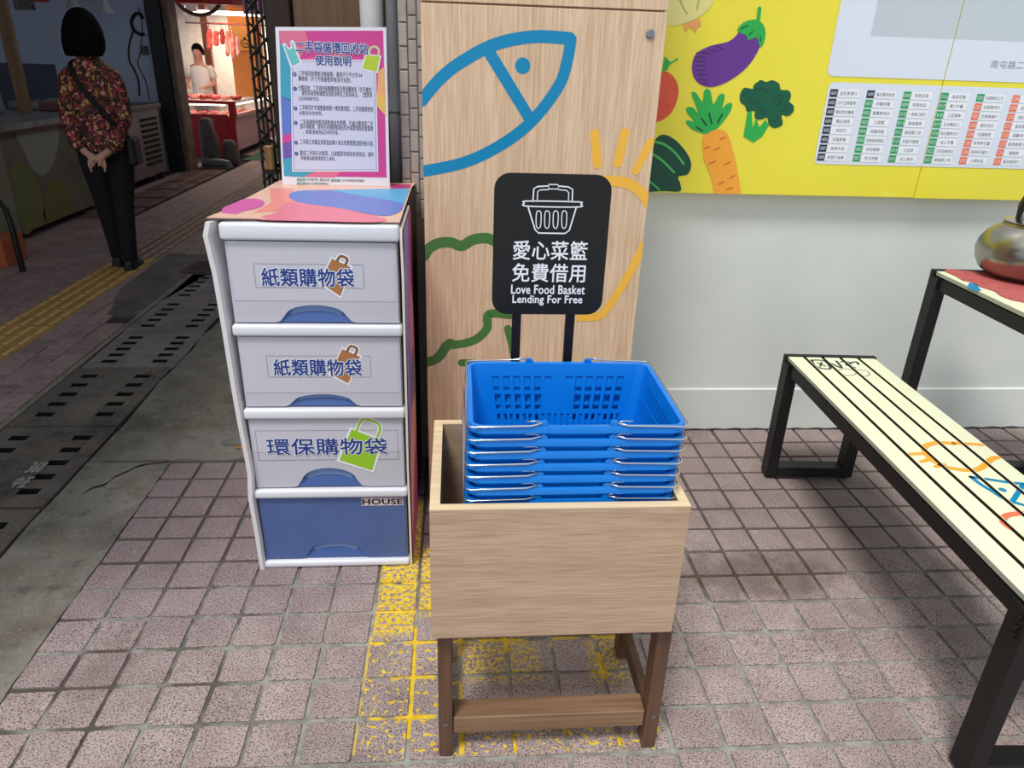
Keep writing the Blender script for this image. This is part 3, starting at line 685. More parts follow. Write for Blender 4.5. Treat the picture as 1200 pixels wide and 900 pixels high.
def label_print(dr, s, tx, dashbox, bag, kind, sheet):
    ms = [dash, halo, navy_ink, kraft, kraftd, lime, paper_w]
    bm = bmesh.new()
    u0, v0 = PT.px(sheet[0], sheet[3]); u1, v1 = PT.px(sheet[2], sheet[1]); u0 = max(u0, T0+.012); u1 = min(u1, T1-.012)
    fill(bm, PT, [(u0, v0), (u1, v0), (u1, v1), (u0, v1)], .0004, 6)
    a = PT.px(*dashbox[0]); c = PT.px(*dashbox[1]); x, y = a[0], a[1]
    def dl(p, q):
        n = max(2, int(math.hypot(q[0]-p[0], q[1]-p[1])/.0055))
        for k in range(n):
            t0, t1 = k/n, (k+.55)/n; stroke(bm, PT, [(p[0]+(q[0]-p[0])*t0, p[1]+(q[1]-p[1])*t0), (p[0]+(q[0]-p[0])*t1, p[1]+(q[1]-p[1])*t1)], .0018, .0006, 0, rnd=False)
    cs = [(a[0], a[1]), (c[0], a[1]), (c[0], c[1]), (a[0], c[1])]
    for k in range(4): dl(cs[k], cs[(k+1) % 4])
    bp_ = [PT.px(*p) for p in bag]; cx = sum(p[0] for p in bp_)/4; cy = sum(p[1] for p in bp_)/4
    big = [(cx+(p[0]-cx)*1.16, cy+(p[1]-cy)*1.12) for p in bp_]
    fill(bm, PT, big, .0008, 1); fill(bm, PT, bp_, .001, 3 if kind == 'k' else 5)
    tm = ((bp_[0][0]+bp_[1][0])/2, (bp_[0][1]+bp_[1][1])/2); ax = (bp_[1][0]-bp_[0][0], bp_[1][1]-bp_[0][1]); ay = (bp_[0][0]-bp_[3][0], bp_[0][1]-bp_[3][1])
    k1, k2 = (.22, .22) if kind == 'k' else (.34, .40)
    arc = smooth([(tm[0]-ax[0]*k1, tm[1]-ax[1]*k1), (tm[0]-ax[0]*k1*.8+ay[0]*k2, tm[1]-ax[1]*k1*.8+ay[1]*k2), (tm[0]+ax[0]*k1*.8+ay[0]*k2, tm[1]+ax[1]*k1*.8+ay[1]*k2), (tm[0]+ax[0]*k1, tm[1]+ax[1]*k1)], False, 6)
    stroke(bm, PT, arc, .014, .0009, 1); stroke(bm, PT, arc, .0065, .0011, 4 if kind == 'k' else 5)
    if kind == 'k':
        m1 = [(bp_[0][0]*.5+bp_[1][0]*.5, bp_[0][1]*.5+bp_[1][1]*.5), bp_[1], bp_[2], (bp_[3][0]*.5+bp_[2][0]*.5, bp_[3][1]*.5+bp_[2][1]*.5)]
    else: fill(bm, PT, [bp_[3], (bp_[3][0]*.75+bp_[0][0]*.25, bp_[3][1]*.75+bp_[0][1]*.25), (bp_[2][0]*.75+bp_[1][0]*.25, bp_[2][1]*.75+bp_[1][1]*.25), bp_[2]], .0012, 5)
    ta = PT.px(tx[0]+1, tx[3]-1); tb = PT.px(tx[1]-1, tx[2]+1); halo_text(bm, PT, s, ta[0], ta[1], tb[0], tb[1], .0014, .0030, 1)
    halo_text(bm, PT, s, ta[0], ta[1], tb[0], tb[1], .0018, .0009, 2)
    hold(flat('label_print', bm, ms, None), dr)
d1 = front(.775, .984, g_pl); label_print(d1, '紙類購物袋', (307, 415, 314, 336), ((297, 309), (427, 338)), [(389, 303), (411, 313), (399, 347), (375, 331)], 'k', (275, 285, 462, 352))
d2 = front(.534, .735, g_pl, hc=.036); label_print(d2, '紙類購物袋', (321, 424, 420, 441), ((312, 417), (435, 442)), [(401, 409), (422, 418), (408, 449), (387, 438)], 'k', (285, 396, 466, 460))
d3 = front(.277, .494, g_pl, hc=.062); label_print(d3, '環保購物袋', (313, 454, 512, 534), ((299, 505), (467, 538)), [(412, 503), (447, 516), (436, 551), (398, 539)], 'g', (292, 493, 470, 530))
d4 = front(.027, .240, b_pl, hc=.058)
for d_, nm in ((d1, 'top drawer with a kraft bag label'), (d2, 'second drawer with a kraft bag label'), (d3, 'third drawer with a lime bag label'), (d4, 'blue bottom drawer')): d_['label'] = nm
bm = bmesh.new(); a = PT.px(424, 592.5); c = PT.px(472.5, 583); fill(bm, PT, [(a[0], a[1]), (c[0], a[1]), (c[0], c[1]), (a[0], c[1])], .0004, 0); text(bm, PT, 'HOUSE', a[0]+.002, a[1]+.003, c[0]-.002, c[1]-.003, .0008, .03, 1)
hold(flat('maker_label', bm, [mat('pale_pink_sticker', (222, 206, 214), .5), mat('black_ink', (20, 20, 26), .5)], None), d4)
# printed paper shell: left edge, right side, top sheet
pap = {k: mat('paper_'+k, v, .45, coat=.1) for k, v in dict(peach=(232, 190, 170), pink=(214, 98, 170), blue=(110, 132, 206), sky=(96, 176, 222), lilac=(150, 118, 200), magenta=(190, 56, 120), coral=(238, 150, 140), board=(222, 214, 204), rose=(232, 130, 150), navy=(64, 70, 140)).items()}
pm = list(pap.values()); pk = list(pap)
bm = bmesh.new(); prev = None
edge = [(T0-.020, 1.033), (T0-.030, 1.0), (T0-.022, .9), (T0-.018, .75), (T0-.014, .6), (T0-.011, .5), (T0-.004, .36), (T0-.004, .33), (T0-.010, .25), (T0-.007, .12), (T0-.004, .0)]
loft(bm, [[(x-.006, TF-.014, z), (x+.007, TF-.018, z), (x+.011, TF-.006, z), (T0-.002, .05, z), (T0-.012, .05, z)] for x, z in [(x+random.uniform(-.001, .001), z) for x, z in edge]])
hold(obj('left_side_sheet', bm, mat('white_foam_edge', (222, 220, 222), .6)), tower)
PS = Plane((-.744, 0, 0), (0, 1, 0), (0, 0, 1))
bm = bmesh.new(); loft(bm, [[(-.750+dx, TF-.012+fy, z), (-.744+dx, TF-.014+fy, z), (-.744, TB, z), (-.750, TB, z)] for z, dx, fy in ((0, 0, .004), (.2, 0, 0), (.35, -.001, .002), (.5, 0, -.002), (.7, .001, 0), (.9, .002, -.001), (1.0, .0, .006), (1.022, 0, .012))])
sd_ = hold(obj('right_side_sheet', bm, pap['board']), tower)
bm = bmesh.new()
def reg(c, pts, h): fill(bm, PS, pts, h, pk.index(c))
reg('lilac', [(TF-.008, .3), (TB-.002, .3), (TB-.002, 1.015), (TF+.004, 1.015)], .0025)
reg('blue', smooth([(TF-.008, .34), (.05, .42), (.08, .62), (.12, .78), (.16, .62), (.1, .4), (.02, .2)]), .0028)
reg('magenta', [(.17, 1.015), (TB-.002, 1.015), (TB-.002, .55), (.2, .8)], .003)
reg('rose', smooth([(.14, .9), (.2, .8), (TB-.002, .7), (TB-.002, .35), (.12, .5)]), .0032)
reg('coral', [(TF-.008, .03), (TB-.002, .03), (TB-.002, .42), (.1, .5), (TF-.008, .34)], .0034)
reg('magenta', [(TF-.008, .004), (TB-.002, .004), (TB-.002, .30), (.12, .24), (.05, .14), (TF-.008, .10)], .0036)
halo_text(bm, PS, '袋袋相傳', .07, .46, .24, .62, .004, .003, pk.index('board'))
text(bm, PS, '袋袋相傳', .073, .463, .237, .617, .0043, .0, pk.index('navy'), 0)
hold(flat('side_print', bm, pm, None), sd_)
PTop = Plane((0, 0, 1.034), (1, 0, 0), (0, 1, 0))
bm = bmesh.new()
rows = []
for j in range(9):
    y = -.008 + .615*j/8 if j else .0
    row = []
    for i in range(15):
        t = i/14; x = -1.212 + (.462 if j < 8 else .47)*t + (.0 if j else 0); yy = y
        if j == 0: yy = TF - .005 + .02*t + (.012*math.sin(t*5))
        z = 1.0365 + .0002*math.sin(t*6+j) + (.005*(1-t)**6 if j == 0 else 0)
        row.append((x + .035*(j/8)*(1-t), yy, z))
    rows.append(row)
top_v = [[bm.verts.new(p) for p in r] for r in rows]; bot_v = [[bm.verts.new((p[0], p[1], p[2]-.003)) for p in r] for r in rows]
def topcol(x, y): return 'peach'
me_sub = 5
for j in range(8):
    for i in range(14):
        bm.faces.new((bot_v[j][i], bot_v[j+1][i], bot_v[j+1][i+1], bot_v[j][i+1])).material_index = pk.index('board')
        A, B2, C2, D2 = (Vector(rows[a][b3]) for a, b3 in ((j, i), (j, i+1), (j+1, i+1), (j+1, i)))
        for q in range(6):
            for r_ in range(6):
                f4 = []
                for (du_, dv_) in ((0,0),(1,0),(1,1),(0,1)):
                    s, t = (q+du_)/6, (r_+dv_)/6; f4.append((A*(1-s)+B2*s)*(1-t) + (D2*(1-s)+C2*s)*t)
                c = sum(f4, Vector())/4
                f = bm.faces.new([bm.verts.new(p) for p in f4]); f.material_index = pk.index(topcol(c.x, c.y))
for v_ in top_v:
    for v in v_: bm.verts.remove(v)
bmesh.ops.remove_doubles(bm, verts=bm.verts[:], dist=.0001)
for f in bm.faces: f.smooth = True
ts_ = hold(flat('top_sheet', bm, pm, None, 'curling printed top sheet'), tower)
PTp = Plane((0, 0, 1.0360), (1, 0, 0), (0, 1, 0)); bm = bmesh.new()
for n_, (c_, sm_, pts_) in enumerate((('coral', 0, [(316,221),(345,221),(340,232),(352,240),(330,247),(296,250),(318,238)]), ('rose', 1, [(338,238),(380,241),(425,250),(452,257),(440,261),(377,260),(300,257.5),(322,250)]),
    ('blue', 1, [(339,231),(348,224.5),(391,223),(440,224),(476,235),(472,246),(450,253.5),(399,244.5),(355,238.5)]), ('sky', 0, [(386,223),(455,221.5),(487,220.5),(477,240),(450,234),(425,230.5)]), ('magenta', 0, [(457,221.8),(459,216.6),(489,216.6),(486,221)]),
    ('pink', 1, [(261,251.5),(262,244),(274,239),(285,234.5),(301,233.5),(310,238),(303,244),(286,248),(276,252)]))):
    q_ = [PTp.px(*p_) for p_ in pts_]; fill(bm, PTp, smooth(q_) if sm_ else q_, .0012+n_*.0001, pk.index(c_))
clip(bm, (-.7545, 0, 0), (1, 0, 0))
hold(flat('top_print', bm, pm, None), ts_)
# black box behind, carrying the back of the sheet and the notice
o = obj('black_box', B(-1.165, -.742, .302, .6, 0, 1.028, bev=.003), mat('black_plastic', (20, 18, 22), .6)); tag(o, 'black box standing behind the drawer tower under the printed sheet', 'box')
# ------------------------------------------------------------ notice standing on the tower
NB, NT_ = .525, .545
PN = Plane((0, NB, 1.037), (1, 0, 0), (0, .035, 1)); 
notice = thing('paper_notice', 'laminated pink and blue paper notice of rules standing on the drawer tower', 'sign', (-.98, .53, 1.037))
c4 = [PN.px(331, 217), PN.px(457, 221.5), PN.px(452.5, 32), PN.px(322.5, 31.5)]
c4[0] = (c4[0][0], .0); c4[1] = (c4[1][0], .0)
nt_m = {k: mat('notice_'+k, v, .3, coat=.3) for k, v in dict(white=(232, 234, 244), pink=(208, 66, 150), rose=(226, 116, 150), teal=(64, 164, 196), blue=(96, 124, 204), violet=(112, 88, 176), orange=(240, 178, 120), gold=(236, 196, 90), field=(212, 216, 238), ink=(48, 48, 70), navy=(38, 68, 148), bagteal=(110, 196, 196), lime=(186, 212, 48), green=(60, 140, 110), line=(120, 130, 180)).items()}
nk = list(nt_m); nm_ = list(nt_m.values())
bm = bmesh.new(); extrude_poly(bm, c4, lambda u, v, w: PN.pt(u, v, -w), .003); hold(obj('board', bm, nt_m['white']), notice)
bm = bmesh.new()
def nf(c, pts, h, sm=False):
    q = [PN.px(*p) for p in pts]; fill(bm, PN, smooth(q) if sm else q, h, nk.index(c))
nf('pink', [(327,36),(449,36),(453,208),(334,206)], .0006)
nf('rose', [(327,36),(358,36),(362,52),(350,70),(332,68)], .0008); nf('rose', [(350,70),(400,62),(450,90),(440,74),(400,66),(352,74)], .0008)
nf('teal', [(328,50),(345,62),(343,120),(329,112)], .0009); nf('blue', [(329,112),(343,118),(345,160),(331,160)], .0009); nf('pink', [(331,158),(346,156),(346,165),(331,168)], .0011)
nf('violet', [(331,165),(346,164),(347,190),(332,192)], .001); nf('teal', [(332,186),(347,184),(370,200),(356,207.5),(333,206)], .0011)
nf('rose', [(356,207),(372,200),(400,201),(392,208)], .0011); nf('orange', [(443,84),(450.6,78),(452,135),(442,124)], .0009); nf('gold', [(442,108),(451,115),(452,136),(442,124)], .001)
nf('white', [(340.5,70),(440.5,70),(443.5,201),(342.5,201)], .0012); nf('line', [(342,71.5),(439,71.5),(441.8,199.3),(344,199.3)], .0014); nf('field', [(342.8,72.2),(438.3,72.2),(441,198.6),(344.8,198.6)], .0016)
nf('white', [(340,47),(350,72),(440,74),(440,52)], .0010) if False else None
nf('white', [(331,52),(334,50),(338,56),(341,55),(340,48),(344,47),(348,57),(354,74),(341,80)], .0018); nf('bagteal', [(333,54),(334,53),(338,58),(343,57),(341.5,50),(343,50),(346,59),(351.5,73),(342.5,77.5)], .002)
nf('white', [(428,63),(447,65),(443,86),(422,81)], .0018); nf('lime', [(429.5,64.5),(445,66.5),(441.5,84),(424.5,80)], .002)
stroke(bm, PN, smooth([PN.px(*p) for p in ((433,65),(434,57),(440,55),(444,59),(443,66))], False), .006, .0017, nk.index('white')); stroke(bm, PN, smooth([PN.px(*p) for p in ((433,65),(434,57),(440,55),(444,59),(443,66))], False), .0028, .0021, nk.index('lime'))
def nt(s, x0, x1, y0, y1, h, bold, c):
    a = PN.px(x0, y1); b2 = PN.px(x1, y0); text(bm, PN, s, a[0], a[1], b2[0], b2[1], h, bold, nk.index(c))
for s, x0, x1, y0, y1 in (('二手袋循環回收站', 347, 431, 51, 61), ('使用說明', 370, 411, 66, 76)):
    ta = PN.px(x0, y1); tb = PN.px(x1, y0); halo_text(bm, PN, s, ta[0], ta[1], tb[0], tb[1], .0022, .0020, nk.index('white')); halo_text(bm, PN, s, ta[0], ta[1], tb[0], tb[1], .0026, .0006, nk.index('navy'))
body = [(87, '二手袋回收需乾淨無破損，最長尺寸不大於A4', 350, 424), (93, '購物袋（尺寸可摺疊整齊者皆可投放）', 350, 411), (104, '分類投放：二手袋依紙類購物袋及環保購物袋（含不織布）', 350, 436), (110, '請依袋身狀態確實投放乾淨衛生之紙袋為主。（塑膠袋', 354, 436), (115.5, '以及破損者勿投）', 350, 374),
  (127, '二手袋可於市場營業時間一律免費領取，二手袋循環使用', 351, 437), (132.5, '站歡迎多加使用。', 351, 378), (144, '二手袋請保持整潔與乾燥並勿弄髒，不論分類或是二手', 352, 437), (149.5, '袋不得販售，若有任何損毀敬請告知市場管理委員會處理', 352, 437), (155, '，請愛惜使用並共同珍惜。', 355, 397),
  (167, '二手袋之消毒及清潔皆由專人每日負責整理並提供給大家。', 352, 438), (180, '歡迎二手袋多次使用，以減塑愛地球為本回收站，請共', 352, 438), (185.5, '同維護站點環境整潔之清新。', 353, 393)]
for y, s, x0, x1 in body: nt(s, x0, x1, y-2, y+2, .0022, 0, 'ink')
for k, y in enumerate((87, 104, 127, 144, 167, 180)):
    c = PN.px(345.5 + k*.4, y); fill(bm, PN, disc(c, .0058, 14), .0022, nk.index('navy')); nt(str(k+1), 345.0+k*.4, 346.0+k*.4, y-1.1, y+1.1, .0025, 0, 'white')
for x0, x1, y in ((348, 358, 210.5), (388, 399, 211.5), (348, 358, 215)):
    nf('green', [(x0, y-1.3), (x1, y-1.3), (x1, y+1.3), (x0, y+1.3)], .001); nt('主辦單位', x0+1, x1-1, y-.9, y+.9, .0013, 0, 'white')
nt('公有零售市場，攤商自治會', 359, 386, 209.3, 211.9, .001, 0, 'ink'); nt('台中市政府經濟發展局', 401, 427, 210.3, 212.9, .001, 0, 'ink'); nt('南屯市場循環環保站', 359, 385, 213.8, 216.2, .001, 0, 'ink')
hold(flat('notice_print', bm, nm_, None), notice)
# ------------------------------------------------------------ planter box on a stand
stand = thing('basket_stand', 'light wood open box on a dark wooden four-legged frame holding the baskets', 'stand', (-.415, -.55, 0))
X0, X1, YF, YB, Z0, Z1, TH = -.660, -.176, -.730, -.372, .362, .664, .019
top_c = oak_edge
def boxpanel(name, *a):
    hold(obj(name, B(*a, bev=.0008), oak_h), stand)
boxpanel('front_panel', X0, X1, YF, YF+TH, Z0, Z1-.001); boxpanel('back_panel', X0, X1, YB-TH, YB, Z0, Z1-.001)
boxpanel('side_panel', X0, X0+TH, YF+TH, YB-TH, Z0, Z1-.001); boxpanel('side_panel', X1-TH, X1, YF+TH, YB-TH, Z0, Z1-.001)
boxpanel('base_panel', X0+TH, X1-TH, YF+TH, YB-TH, .405, .424)
bm = bmesh.new(); box(bm, X0, X1, YF, YF+TH, Z1-.001, Z1); box(bm, X0, X1, YB-TH, YB, Z1-.001, Z1); box(bm, X0, X0+TH, YF+TH, YB-TH, Z1-.001, Z1); box(bm, X1-TH, X1, YF+TH, YB-TH, Z1-.001, Z1)
hold(obj('edge_banding', bm, oak_edge, label='pale yellowish cut edges'), stand)
LW = .03
def legp(x, y): 
    sx = -1 if x < -.4 else 1
    bm = bmesh.new(); t = .0
    loft(bm, [[(x+dx, y+dy, z) for dx, dy in ((0,0),(LW,0),(LW,.045),(0,.045))] for z in (0, Z0)])
    bmesh.ops.bevel(bm, geom=bm.edges[:], offset=.002, segments=1, affect='EDGES')
    return hold(obj('leg', bm, walnut), stand)
lx0, lx1 = -.6495, -.186; fy, by = -.706, -.44
LL = [legp(lx0, fy), legp(lx1-.008, fy), legp(lx0, by), legp(lx1-.008, by)]
def rail(*a, m=walnut_h): return hold(obj('rail', B(*a, bev=.003), m), stand)
rail(lx0+LW, lx1, fy+.002, fy+.03, .333, Z0-.001, m=walnut); rail(lx0+LW, lx1, by+.01, by+.04, .333, Z0-.001, m=walnut)
rail(lx0+LW, lx1-.009, fy+.006, fy+.058, .062, .109)
rail(lx0+.004, lx0+LW-.004, fy+.045, by, .06, .10, m=walnut); rail(lx1-.004, lx1+LW-.012, fy+.045, by, .06, .10, m=walnut)
rail(lx0+.004, lx0+LW-.004, fy+.045, by, .333, Z0-.001, m=walnut); rail(lx1-.004, lx1+LW-.012, fy+.045, by, .333, Z0-.001, m=walnut)
for L_, x in ((LL[0], lx0+.015), (LL[1], lx1+.008)):
    bm = bmesh.new(); lathe(bm, [(.006, 0), (.006, .002), (.003, .003), (.0025, .0015)], 16)
    for v in bm.verts: v.co = Vector((x+v.co.x, fy-v.co.z, .098+v.co.y))
    hold(obj('bolt', bm, steel), L_)
# ------------------------------------------------------------ shopping baskets
def rr_point(s, a, b_, r, seg_list):
    return None
def basket():
    H, TW, TD, BW, BD = .195, .386, .292, .32, .226
    th = .0022
    # perimeter cells: list of (side, local 0..1 pos) with corner arcs
    def cells_long():
        xs = [0.0]; holes_top = []; x = .085
        n = 42
        return [k/n for k in range(n+1)]
    nl, ns_ = 44, 30
    def P(k, v, w):
        """k: (side, t) ; v 0 bottom..1 top ; w outward thickness"""
        side, t = k
        Wd = BW + (TW-BW)*v; D = BD + (TD-BD)*v; r = .02
        hx, hy = Wd/2 + w, D/2 + w; r = r + w
        if side in (0, 2):
            x = (-hx+r) + (2*hx-2*r)*t; y = -hy
            if side == 2: x, y = -x, hy
        elif side in (1, 3):
            y = (-hy+r) + (2*hy-2*r)*t; x = hx
            if side == 3: x, y = -hx, -y
        else:
            c = side-4; a = -PI/2 + c*PI/2 + t*PI/2
            cx = (hx-r)*(1 if c in (0, 1) else -1); cy = (hy-r)*(1 if c in (1, 2) else -1)
            x = cx + r*math.cos(a); y = cy + r*math.sin(a)
        return Vector((x, y, H*v - H))
    ring = []
    for sd__ in range(4):
        n = nl if sd__ % 2 == 0 else ns_
        ring += [(sd__, k/n) for k in range(n)]; ring += [(4+sd__, k/3) for k in range(3)]
    vs = [0, .08, .12, .28, .43, .48, .655, .685, .80, .86, .93, 1.0]
    def hole(i, j):
        sd__, t = ring[i]
        if sd__ > 3: return False
        n = nl if sd__ % 2 == 0 else ns_; k = int(round(t*n))
        if k < 2 or k > n-3: return False
        if j in (1, 2, 3): return k % 2 == 0                                  # lower slots
        if sd__ % 2 == 0:
            if k % 3 == 2: return False
            if k < 17 or k > 26: return j in (5, 7, 8)                        # upper windows with a crossbar
            return j == 8 and (k < 21 or k > 23)
        return j in (5, 7, 8) and k % 2 == 0
    bm = bmesh.new(); V = {}; n = len(ring)
    def v(i, j, w):
        i %= n
        if (i, j, w) not in V: V[(i, j, w)] = bm.verts.new(P(ring[i], vs[j], -th if w else 0))
        return V[(i, j, w)]
    m = len(vs)-1
    sol = lambda i, j: 0 <= j < m and not hole(i % n, j)
    for i in range(n):
        for j in range(m):
            if not sol(i, j): continue
            bm.faces.new((v(i,j,0), v(i+1,j,0), v(i+1,j+1,0), v(i,j+1,0))); bm.faces.new((v(i,j,1), v(i,j+1,1), v(i+1,j+1,1), v(i+1,j,1)))
            if not sol(i-1, j): bm.faces.new((v(i,j,0), v(i,j+1,0), v(i,j+1,1), v(i,j,1)))
            if not sol(i+1, j): bm.faces.new((v(i+1,j,0), v(i+1,j,1), v(i+1,j+1,1), v(i+1,j+1,0)))
            if j > 0 and not sol(i, j-1): bm.faces.new((v(i,j,0), v(i,j,1), v(i+1,j,1), v(i+1,j,0)))
            if j < m-1 and not sol(i, j+1): bm.faces.new((v(i,j+1,0), v(i+1,j+1,0), v(i+1,j+1,1), v(i,j+1,1)))
    body_ = bm
    # rim lip
    rim = bmesh.new(); rs = []
    for k in ring[::1] if False else [r_ for idx, r_ in enumerate(ring) if r_[0] > 3 or r_[1] == 0] + []:
        pass
    keys = []
    for sd__ in range(4): keys += [(sd__, 0.0)] + [(4+sd__, q/4) for q in range(5)]
    prof = [(-th, .0), (.0065, .0012), (.008, -.002), (.008, -.013), (.0062, -.013), (.0058, -.004), (0, -.003)]
    def RP(k, w, dz): p = P(k, 1, w); p.z += dz; return p
    R_ = [[rim.verts.new(RP(k, w_, dz)) for w_, dz in prof] for k in keys]
    for i in range(len(R_)):
        A, C2 = R_[i], R_[(i+1) % len(R_)]
        for q in range(len(prof)): 
            try: rim.faces.new((A[q], A[(q+1) % len(prof)], C2[(q+1) % len(prof)], C2[q]))
            except ValueError: pass
    # ribs and bottom
    bt = plate([-.155 + .31*k/24 for k in range(25)], [-.108 + .216*k/16 for k in range(17)], {(i, j) for i in range(1, 23, 2) for j in range(1, 15) if j not in (5, 10)}, -H, -H+.003)
    hd = []
    for sgn in (-1, 1):
        hb = bmesh.new(); x_l, x_e, yy = .068*sgn, (TW/2+.0088)*sgn, TD/2+.0095
        z = .004
        path = [(x_l, -yy+.002, z+.004), (x_l+.02*sgn, -yy-.001, z)] + [(x_e-.012*sgn, -yy, z-.003), (x_e-.003*sgn, -yy+.003, z-.003), (x_e, -yy+.012, z-.002)]
        path += [(x_e, 0, z-.002), (x_e, yy-.012, z-.002), (x_e-.003*sgn, yy-.003, z-.003), (x_e-.012*sgn, yy, z-.003), (x_l+.02*sgn, yy+.001, z), (x_l, yy-.002, z+.004)]
        tube(hb, path, .0017, 7)
        for s2 in (-1, 1): tube(hb, [(x_l, s2*(yy-.004), z+.004), (x_l+.012*sgn, s2*(yy-.006), z+.006), (x_l+.03*sgn, s2*(yy-.006), z+.005)], .0012, 6)
        hd.append(hb)
    lugs = []
    for sx in (-1, 1):
        for sy in (-1, 1):
            lb = bmesh.new(); c = (.064*sx, sy*(TD/2+.003), .002)
            loft(lb, [[(c[0]+.0085*math.cos(t), c[1]+yo, c[2]+.0095*math.sin(t)-.001) for t in [2*PI*k/14 for k in range(14)]] for yo in (-.004, .004)])
            lugs.append(lb)
    root = thing('shopping_basket', '', 'basket', group='blue shopping baskets nested in the wooden box')
    obj('basket_body', body_, blue_pl, root); obj('rim', rim, blue_pl, root, smooth='auto'); obj('base_grid', bt, blue_pl, root)
    for hb in hd: obj('handle', hb, chrome, root, smooth=True, label='bent chrome wire handle')
    for lb in lugs: obj('handle_lug', lb, blue_pl, root, smooth='auto')
    return root
b0 = basket()
ordn = ['top blue basket of the nested stack, its inside and grid wall open to view', 'second blue basket from the top of the stack', 'third blue basket from the top of the stack', 'fourth blue basket from the top, in the middle of the stack',
        'fifth blue basket from the top of the stack', 'sixth blue basket from the top of the stack', 'seventh blue basket from the top, just above the lowest one showing', 'lowest blue basket showing above the front edge of the wooden box']
for k in range(8):
    o = b0 if k == 0 else copy_tree(b0)
    o.location = (-.3915 - .0006*k + (.002 if k < 2 else 0), -.5405 - (.001 if k % 2 else 0), .812 - .0256*k); o.rotation_euler = (0, 0, -.006 if k < 2 else .003*(k % 3 - 1))
    o['label'] = ordn[k]
# ------------------------------------------------------------ lending sign
sign = thing('lending_sign', 'black rounded sign on two posts reading Love Food Basket Lending For Free', 'sign', (-.414, -.352, 0))
YS = -.357
PG = Plane((0, YS-.0045, 0), (1, 0, 0), (0, 0, 1))
sg_black = mat('satin_black_board', (14, 14, 15), .4, var=.15, vscale=12)
a = PG.px(579, 203); b2 = PG.px(718, 205); c = PG.px(577, 367); d = PG.px(705, 370)
su0, su1, sv1, sv0 = (a[0]+c[0])/2, (b2[0]+d[0])/2, (a[1]+b2[1])/2, (c[1]+d[1])/2
bm = bmesh.new(); extrude_poly(bm, rrect(su0, sv0, su1, sv1, .032), lambda u, v, w: Vector((u, YS-.004+w, v)), .008); hold(obj('sign_board', bm, sg_black), sign)
for x in (600, 662.5):
    u = PG.px(x, 400)[0]
    hold(obj('post', B(u, u+.019, YS+.0045, YS+.0205, .35, sv0+.12, bev=.001), black_metal), sign)
hold(obj('bracket', B(-.55, -.28, YS-.014, YS+.0215, .40, .43), black_metal), sign) if False else None
wht = mat('white_vinyl', (242, 244, 248), .4)
bm = bmesh.new()
def st(s, x0, x1, y0, y1, bold=.0):
    a = PG.px(x0, y1); b2 = PG.px(x1, y0); halo_text(bm, PG, s, a[0], a[1], b2[0], b2[1], .0007, .0005, 0)
st('愛心菜籃', 601, 689, 283, 304, .012); st('免費借用', 600, 686.5, 309.5, 330, .012); st('Love Food Basket', 599, 685.5, 334.5, 344, .02); st('Lending For Free', 600.5, 682.5, 346.5, 357.5, .02)
def ss(pts, w_, closed=False, sm=False):
    q = [PG.px(*p) for p in pts]
    if sm: q = smooth(q, closed, 5)
    stroke(bm, PG, q, w_, .0007, closed=closed, rnd=not closed)
ss([(614.5,238),(618,235.5),(677,236.5),(680.5,239),(677,242.5),(618,241.5)], .0026, True, True)
ss([(619,243),(627,269),(631,273),(662,273.5),(667,270),(675,244)], .0028)
ss([(624.5,236),(625.5,221),(630,218.5),(643,217.8)], .0026); ss([(655,218),(666,219),(671,222),(670.5,237)], .0026)
ss([(629.5,236),(630,224.5),(633,222.5),(643,222)], .002); ss([(655,222.3),(664,223),(666.5,226),(666,237)], .002)
ss([(643,216),(654,216.3),(654.5,221.5),(643,221.3)], .0022, True)
for x in (631, 641, 651, 661):
    ss([(x-2.4,250),(x,247),(x+3,250),(x+2.4,264),(x,267.5),(x-2.6,264)], .002, True, True)
hold(flat('sign_print', bm, wht, None), sign)
